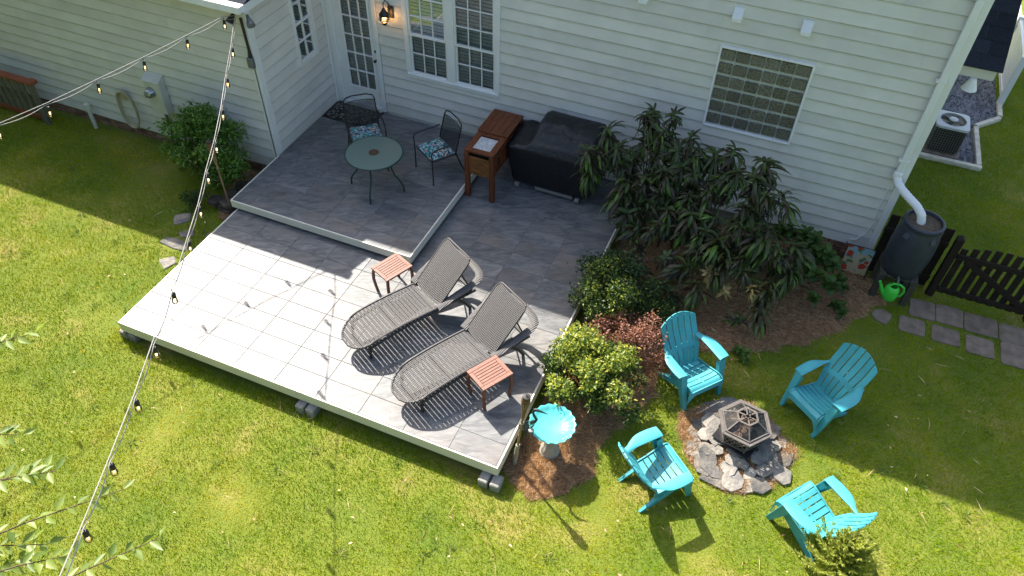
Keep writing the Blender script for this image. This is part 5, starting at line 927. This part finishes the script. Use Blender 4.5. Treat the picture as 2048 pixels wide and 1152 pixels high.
for (x, y, h, lb) in ((-1.15, -1.25, .22, 'bright green weedy sprig in the pine straw by the paver'), (-2.25, -2.62, .16, 'small green seedling at the straw edge behind the shaded chair'), (-1.2, -.78, .30, 'leafy green sprig next to the garden flag')):
    t = thing('seedling', lb, 'plant', (x, y, 0)); part('stalk', MB().tube([(0, 0, 0), (.01, 0, h)], .004, 5).tube([(0, 0, 0), (-.07, .05, h * .8)], .004, 5).tube([(0, 0, 0), (.05, -.06, h * .75)], .004, 5), M['stem'], t)
    for q in ((.01, 0, h), (-.07, .05, h * .8), (.05, -.06, h * .75)): link('leaf_cluster', rw.choice(BW), t, q, (0, 0, rw.uniform(0, 6)), (.75,) * 3)
# ---------------------------------------------------------------- small conifer in the foreground
t = thing('young_conifer', 'small feathery yellow-green conifer behind the sunny chair at the bottom edge', 'conifer', (-.80, -5.36, 0)); b = MB(); fr_p, fr_a, fr_n, fr_l = [], [], [], []
r_ = np.random.default_rng(8); part('trunk', MB().tube([(0, 0, 0), (.01, 0, .5), (0, .01, 1.0)], [.025, .016, .005], 6), M['bark'], t)
for k in range(90):
    u = k / 90; z0 = .10 + .80 * u; a = k * 2.399; L = (.48 * (1 - u) + .15) * r_.uniform(.8, 1.15); d = Vector((math.cos(a), math.sin(a), .75 + .9 * u)).normalized(); s0 = Vector((0, 0, z0)); b.tube([s0, s0 + d * L * .55, s0 + d * L + Vector((0, 0, .03))], [.005, .003, .0015], 4)
    for j in range(44):
        q = .15 + .85 * j / 44; p = s0 + d * L * q
        for s_ in (-1, 1): sd = d.cross(Vector((0, 0, 1))).normalized() * s_; ax = (d * .8 + sd * .6 + Vector(r_.normal(size=3) * .22)); fr_p.append(p); fr_a.append(ax); fr_n.append(Vector((0, 0, 1)) + Vector(r_.normal(size=3) * .3)); fr_l.append(.09 * (1.15 - q * .75) * r_.uniform(.7, 1.2))
part('branches', b, M['twig'], t); fl = np.array(fr_l); o = link('foliage', leafmesh('foliage', np.array([tuple(v) for v in fr_p]), np.array([tuple(v) for v in fr_a]), np.array([tuple(v) for v in fr_n]), fl, fl * .34, M['lv_conifer']), t); o['kind'] = 'stuff'
# ---------------------------------------------------------------- near tree whose twigs reach into the lower left
t = thing('young_tree', 'young tree with oval leaves reaching into the lower left corner', 'tree', (-8.3, -9.6, 0), world=True)
part('trunk', MB().tube([(-8.3, -9.6, 0), (-8.32, -9.58, 1.2), (-8.3, -9.5, 2.4), (-8.25, -9.4, 3.6)], [.06, .05, .035, .012], 8), M['bark'], t, smooth=60)
TW = [((-8.85, -8.3, 2.9), (-8.12, -7.53, 3.0), .4), ((-8.2, -8.75, 3.0), (-7.40, -8.35, 3.0), .25), ((-7.6, -9.05, 3.0), (-6.88, -8.50, 3.05), .5), ((-7.6, -9.0, 2.9), (-7.06, -8.50, 2.95), .25), ((-7.2, -9.35, 2.95), (-6.32, -8.42, 3.05), .85), ((-7.3, -9.3, 2.9), (-6.62, -8.93, 2.9), .5), ((-6.9, -9.35, 2.9), (-6.35, -8.92, 2.95), .5), ((-6.5, -9.4, 2.9), (-5.86, -8.60, 3.0), .7), ((-7.0, -9.5, 2.9), (-6.7, -9.05, 2.85), .4)]
pos, ax, nr, ln = [], [], [], []; r_ = np.random.default_rng(19)
for a, b_, den in TW:
    a, b_ = Vector(a), Vector(b_); m_ = Vector((-8.27, -9.45, 3.0)); part('twig', MB().tube([m_, a, a.lerp(b_, .5) + Vector((0, 0, .04)), b_], [.014, .008, .006, .003], 6), M['twig'], t, smooth=60); d = (b_ - a).normalized(); k = int(5 + 13 * den)
    for j in range(k):
        u = 1 - den * (j / k) ** .9; p = a.lerp(b_, u) + Vector((0, 0, .04 * math.sin(math.pi * u))); s_ = 1 if j % 2 else -1; sd = d.cross(Vector((0, 0, 1))).normalized() * s_
        pos.append(tuple(p)); ax.append(tuple(d * .7 + sd * .75 + Vector(r_.normal(size=3) * .25))); nr.append(tuple(Vector((0, 0, 1)) + Vector(r_.normal(size=3) * .45))); ln.append(r_.uniform(.09, .145))
ln = np.array(ln); lm = leafmesh('leaves', np.array(pos), np.array(ax), np.array(nr), ln, ln * .45, M['lv_tree']); o = link('leaves', lm, t, -t.location); o['kind'] = 'stuff'
# ---------------------------------------------------------------- unseen wood added behind the viewpoint so its leaves shade the walls from low sky
r_ = np.random.default_rng(77); tp, td = [], []
for k in range(26):
    a = R(180 + 180 * (k + .5) / 26 + r_.uniform(-2, 2)); cx, cy = -5 + 27 * math.cos(a) * r_.uniform(.9, 1.2), -4 + 25 * math.sin(a) * r_.uniform(.9, 1.2); hh = r_.uniform(6.5, 10)
    n_ = 1500; d = norm(r_.normal(size=(n_, 3))); rr2 = r_.uniform(.5, 1, (n_, 1)); tp.append(np.array([cx, cy, hh * .52]) + d * rr2 * np.array([3.4, 3.4, hh * .5])); td.append(d)
for cx, cy, hh in ((-20.5, -9.5, 10), (-18.5, -13.5, 11), (-14.5, -16, 11), (-23, -6, 10), (-10.5, -17.5, 10)):
    n_ = 2200; d = norm(r_.normal(size=(n_, 3))); tp.append(np.array([cx, cy, hh * .55]) + d * r_.uniform(.5, 1, (n_, 1)) * np.array([3.0, 3.0, hh * .45])); td.append(d)
tp, td = np.concatenate(tp), np.concatenate(td); keep = tp[:, 2] > .3; tp, td = tp[keep], td[keep]; ln = r_.uniform(.5, .9, len(tp))
o = link('unseen_tree_line', leafmesh('unseen_tree_line', tp, norm(td * .4 + r_.normal(size=td.shape)), norm(td + r_.normal(size=td.shape) * .6), ln, ln * .7, M['lv_tree'])); o['kind'] = 'stuff'; o['label'] = 'unseen wood of broadleaf trees added behind the viewpoint to block low sky'; o['category'] = 'trees'
# ---------------------------------------------------------------- planting beds of pine straw
BEDS = {'flower bed': [(-4.47, -.0), (-.95, -.0), (-.55, -.75), (-.95, -1.35), (-1.45, -2.0), (-2.2, -2.5), (-2.85, -2.72), (-3.3, -3.1), (-3.15, -3.7), (-3.42, -4.3), (-3.6, -4.8), (-3.5, -5.15), (-3.8, -5.55), (-4.1, -5.74), (-4.4, -5.62), (-4.6, -5.45), (-4.47, -4.9)],
        'fire ring': [(-2.02 + (.66 + .07 * math.sin(5 * a) + (.10 if math.cos(a) < -.3 else 0)) * math.cos(a), -4.02 + (.64 + .06 * math.cos(4 * a)) * math.sin(a)) for a in [2 * math.pi * k / 20 for k in range(20)]],
        'left shrub': [(-10.9, -1.9), (-10.2, -1.9), (-10.2, -3.1), (-10.5, -3.15), (-10.75, -2.8)]}
for nme in list(BEDS):                                      # ragged outline
    P_ = BEDS[nme]; Q = []
    for (a, b), (c_, d_) in zip(P_, P_[1:] + P_[:1]):
        m_ = max(1, int(math.hypot(c_ - a, d_ - b) / .05))
        for k in range(m_):
            x, y = a + (c_ - a) * k / m_, b + (d_ - b) * k / m_
            if -4.44 < x and y < -.1 and not (nme == 'left shrub'): x, y = x + .07 * noise.noise((x * 5, y * 5, 3)) + .04 * noise.noise((x * 17, y * 17, 5)), y + .07 * noise.noise((x * 5, y * 5, 9)) + .04 * noise.noise((x * 17, y * 17, 7))
            Q.append((x, y))
    BEDS[nme] = Q
for nme, P_ in BEDS.items():
    b = MB(); b.add([(x, y, .008 + (.02 if False else 0)) for x, y in P_], [tuple(range(len(P_)))]); o = struct('mulch_bed', b, M['mulch'])
def in_arr(X, Y, P_):
    res = np.zeros(len(X), bool); n = len(P_)
    for i in range(n):
        (a, b), (c_, d_) = P_[i], P_[(i + 1) % n]
        if b == d_: continue
        cr = ((b > Y) != (d_ > Y)) & (X < (c_ - a) * (Y - b) / (d_ - b) + a); res ^= cr
    return res
def vnoise(X, Y, s, seed, octv=3):
    out = np.zeros(len(X)); amp = 1; tot = 0
    for o_ in range(octv):
        r_ = np.random.default_rng(seed + o_); g = r_.random((256, 256)); x = X * s * 2 ** o_ + 1000; y = Y * s * 2 ** o_ + 1000; xi, yi = np.floor(x).astype(int), np.floor(y).astype(int); fx, fy = x - xi, y - yi; fx, fy = fx * fx * (3 - 2 * fx), fy * fy * (3 - 2 * fy)
        v = (g[xi % 256, yi % 256] * (1 - fx) + g[(xi + 1) % 256, yi % 256] * fx) * (1 - fy) + (g[xi % 256, (yi + 1) % 256] * (1 - fx) + g[(xi + 1) % 256, (yi + 1) % 256] * fx) * fy; out += v * amp; tot += amp; amp *= .5
    return out / tot
def needles(name, X, Y, L, wd, lift, mat, seed, label, cat):
    r_ = np.random.default_rng(seed); n = len(X); a = r_.uniform(0, 2 * math.pi, n); l = r_.uniform(L[0], L[1], n); z = r_.uniform(.01, lift, n); dx, dy = np.cos(a) * l / 2, np.sin(a) * l / 2; px, py = -np.sin(a) * wd, np.cos(a) * wd; tl = r_.uniform(-.35, .35, n) * lift
    V = np.stack([np.stack([X - dx, Y - dy, z - tl], 1), np.stack([X + dx, Y + dy, np.maximum(.009, z + tl)], 1), np.stack([X + px, Y + py, z + .006], 1)], 1); o = link(name, rawmesh(name, V, 3, mat)); o['kind'] = 'stuff'; o['label'] = label; o['category'] = cat
nx = rng.uniform(-12.2, -.4, 420000); ny = rng.uniform(-5.9, 0, 420000); keep = np.zeros(len(nx), bool)
for P_ in BEDS.values(): keep |= in_arr(nx, ny, P_)
keep &= (vnoise(nx, ny, 2.2, 3) > .24); nx, ny = nx[keep], ny[keep]; nx, ny = nx + rng.normal(0, .03, len(nx)) * (nx > -4.4), ny + rng.normal(0, .03, len(ny)) * (nx > -4.4)
needles('pine_straw', nx[:95000], ny[:95000], (.06, .15), .0016, .035, M['straw'], 2, 'brown pine straw mulch covering the planting beds', 'pine straw')
sxn = rng.uniform(-12, .8, 1000); syn = rng.uniform(-9, -1.2, 1000); k_ = (sxn < -10.2) | (syn < -5.8) | (sxn > -3.3); needles('fallen_pine_needles', sxn[k_], syn[k_], (.09, .24), .0042, .085, M['straw'], 4, 'scattered tan pine needles lying on the lawn', 'pine needles')
# ---------------------------------------------------------------- lawn grass, blade by blade
NB = 2300000
AREA = [(-18, -1.85), (-18, -4.2), (-13.2, -8), (-9.6, -10.2), (-5.5, -9.6), (2.5, -6.2), (2.6, 8.0), (-.86, 8.0), (-.86, -.02), (-4.5, -.02), (-4.5, -5.7), (-10.12, -5.7), (-10.12, -1.85)]
gx = rng.uniform(-18, 2.6, NB); gy = rng.uniform(-10.2, 8, NB); ok = in_arr(gx, gy, AREA); gx, gy = gx[ok], gy[ok]
ok = np.ones(len(gx), bool); jx, jy = gx + rng.normal(0, .06, len(gx)), gy + rng.normal(0, .06, len(gx))
for P_ in BEDS.values(): ok &= ~in_arr(jx, jy, P_)
ok &= ~in_arr(gx, gy, gp); ok &= ~((gx < -10.09) & (gy > -1.97))
for a, b, p, q in pv: ok &= ~((jx * .35 + gx * .65 > a - .005) & (jx * .35 + gx * .65 < b + .005) & (jy * .35 + gy * .65 > p) & (jy * .35 + gy * .65 < q))
for cx, cy, r2 in ((-10.75, -3.9, .17), (-10.57, -4.27, .13), (-11.04, -3.39, .15), (-10.73, -3.64, .12), (-10.33, -3.51, .13), (-.55, -1.02, .17), (-7.14, -5.7, .13), (-4.6, -5.73, .13), (-10.02, -5.62, .1), (-.5, -.47, .3), (.075, -.245, .06)): ok &= (gx - cx) ** 2 + (gy - cy) ** 2 > r2 ** 2
ok &= ~((gx > .115 - .32) & (gx < .115 + .32) & (gy > 3.4) & (gy < 4.15)); gx, gy = gx[ok], gy[ok]
bare = vnoise(gx, gy, .75, 40, 4); dead = vnoise(gx, gy, 1.3, 50, 4); fine = vnoise(gx, gy, 7, 60, 2)
extra = np.zeros(len(gx))
for cx, cy, rx, ry in ((-2.15, -5.45, .22, .42), (-8.6, -6.7, .25, .6), (-7.2, -7.2, .3, .35), (-1.2, -4.0, .1, .22), (-14.6, -3.75, .45, .2), (-12.4, -2.6, .5, .35), (-10.35, -5.35, .25, .4), (-6.7, -8.3, .35, .5), (-.7, -1.7, .45, .4), (-3.3, -5.6, .2, .4), (-.2, -5.6, .5, .4), (-13.4, -2.2, .9, .3)): extra = np.maximum(extra, np.exp(-(((gx - cx) / rx) ** 2 + ((gy - cy) / ry) ** 2)))
dens = np.clip(1.25 - 1.1 * np.clip((bare - .6) / .16, 0, 1) * .6 - .85 * extra, .12, 1); ok = rng.random(len(gx)) < dens * .62; gx, gy, dead, fine, extra = gx[ok], gy[ok], dead[ok], fine[ok], extra[ok]
n = len(gx); h = rng.uniform(.018, .046, n) * (.75 + .55 * fine) * (1 - .4 * extra) * (1 + .7 * ((gx > -10.3) & (gx < -4.4) & (gy > -5.86) & (gy < -5.6))); a = rng.uniform(0, 2 * math.pi, n); lean = rng.uniform(.25, 1.15, n) * h; wd = rng.uniform(.0022, .0042, n); la = a + rng.uniform(-.8, .8, n)
V = np.stack([np.stack([gx - np.sin(a) * wd, gy + np.cos(a) * wd, np.full(n, .0)], 1), np.stack([gx + np.sin(a) * wd, gy - np.cos(a) * wd, np.full(n, .0)], 1), np.stack([gx + np.cos(la) * lean, gy + np.sin(la) * lean, h], 1)], 1)
tint = np.clip(.27 + .95 * (dead - .5) + .6 * extra + .22 * (fine - .5) + rng.normal(0, .11, n), 0, 1); tint[rng.random(n) < .035] = .95
o = link('grass', rawmesh('grass', V, 3, M['grass'], tint)); o['kind'] = 'stuff'; o['label'] = 'mown lawn grass with straw-coloured patches'; o['category'] = 'grass'
# clumps of coarse weeds and a few fallen leaves
r_ = np.random.default_rng(91); wx, wy = [], []
while len(wx) < 110:
    x, y = r_.uniform(-14, 1), r_.uniform(-8.5, -2.2)
    if (x < -10.3 or y < -5.9 or x > -3.0) and not any(in_arr(np.array([x]), np.array([y]), P_)[0] for P_ in BEDS.values()): wx.append(x); wy.append(y)
wx, wy = np.repeat(wx, 26), np.repeat(wy, 26); n = len(wx); a = r_.uniform(0, 6.28, n); q = np.abs(r_.normal(0, .035, n)); P3 = np.stack([wx + np.cos(a) * q, wy + np.sin(a) * q, np.full(n, .004)], 1); l = r_.uniform(.03, .075, n)
o = link('lawn_weeds', leafmesh('lawn_weeds', P3, np.stack([np.cos(a), np.sin(a), r_.uniform(.35, 1.3, n)], 1), np.stack([np.zeros(n), np.zeros(n), np.ones(n)], 1) + r_.normal(size=(n, 3)) * .3, l, l * .16, M['lv_lime'])); o['kind'] = 'stuff'; o['label'] = 'coarser weed clumps scattered through the lawn'; o['category'] = 'weeds'
n = 150; fx, fy = r_.uniform(-13, 1, n), r_.uniform(-8.5, -1.2, n); k_ = (fx < -10.3) | (fy < -5.9) | (fx > -3.3); fx, fy = fx[k_], fy[k_]; n = len(fx); a = r_.uniform(0, 6.28, n); l = r_.uniform(.025, .06, n)
o = link('fallen_leaves', leafmesh('fallen_leaves', np.stack([fx, fy, np.full(n, .045)], 1), np.stack([np.cos(a), np.sin(a), r_.uniform(-.2, .2, n)], 1), np.stack([np.zeros(n), np.zeros(n), np.ones(n)], 1) + r_.normal(size=(n, 3)) * .35, l, l * .5, M['straw'])); o['kind'] = 'stuff'; o['label'] = 'small tan fallen leaves on the lawn and bed'; o['category'] = 'fallen leaves'
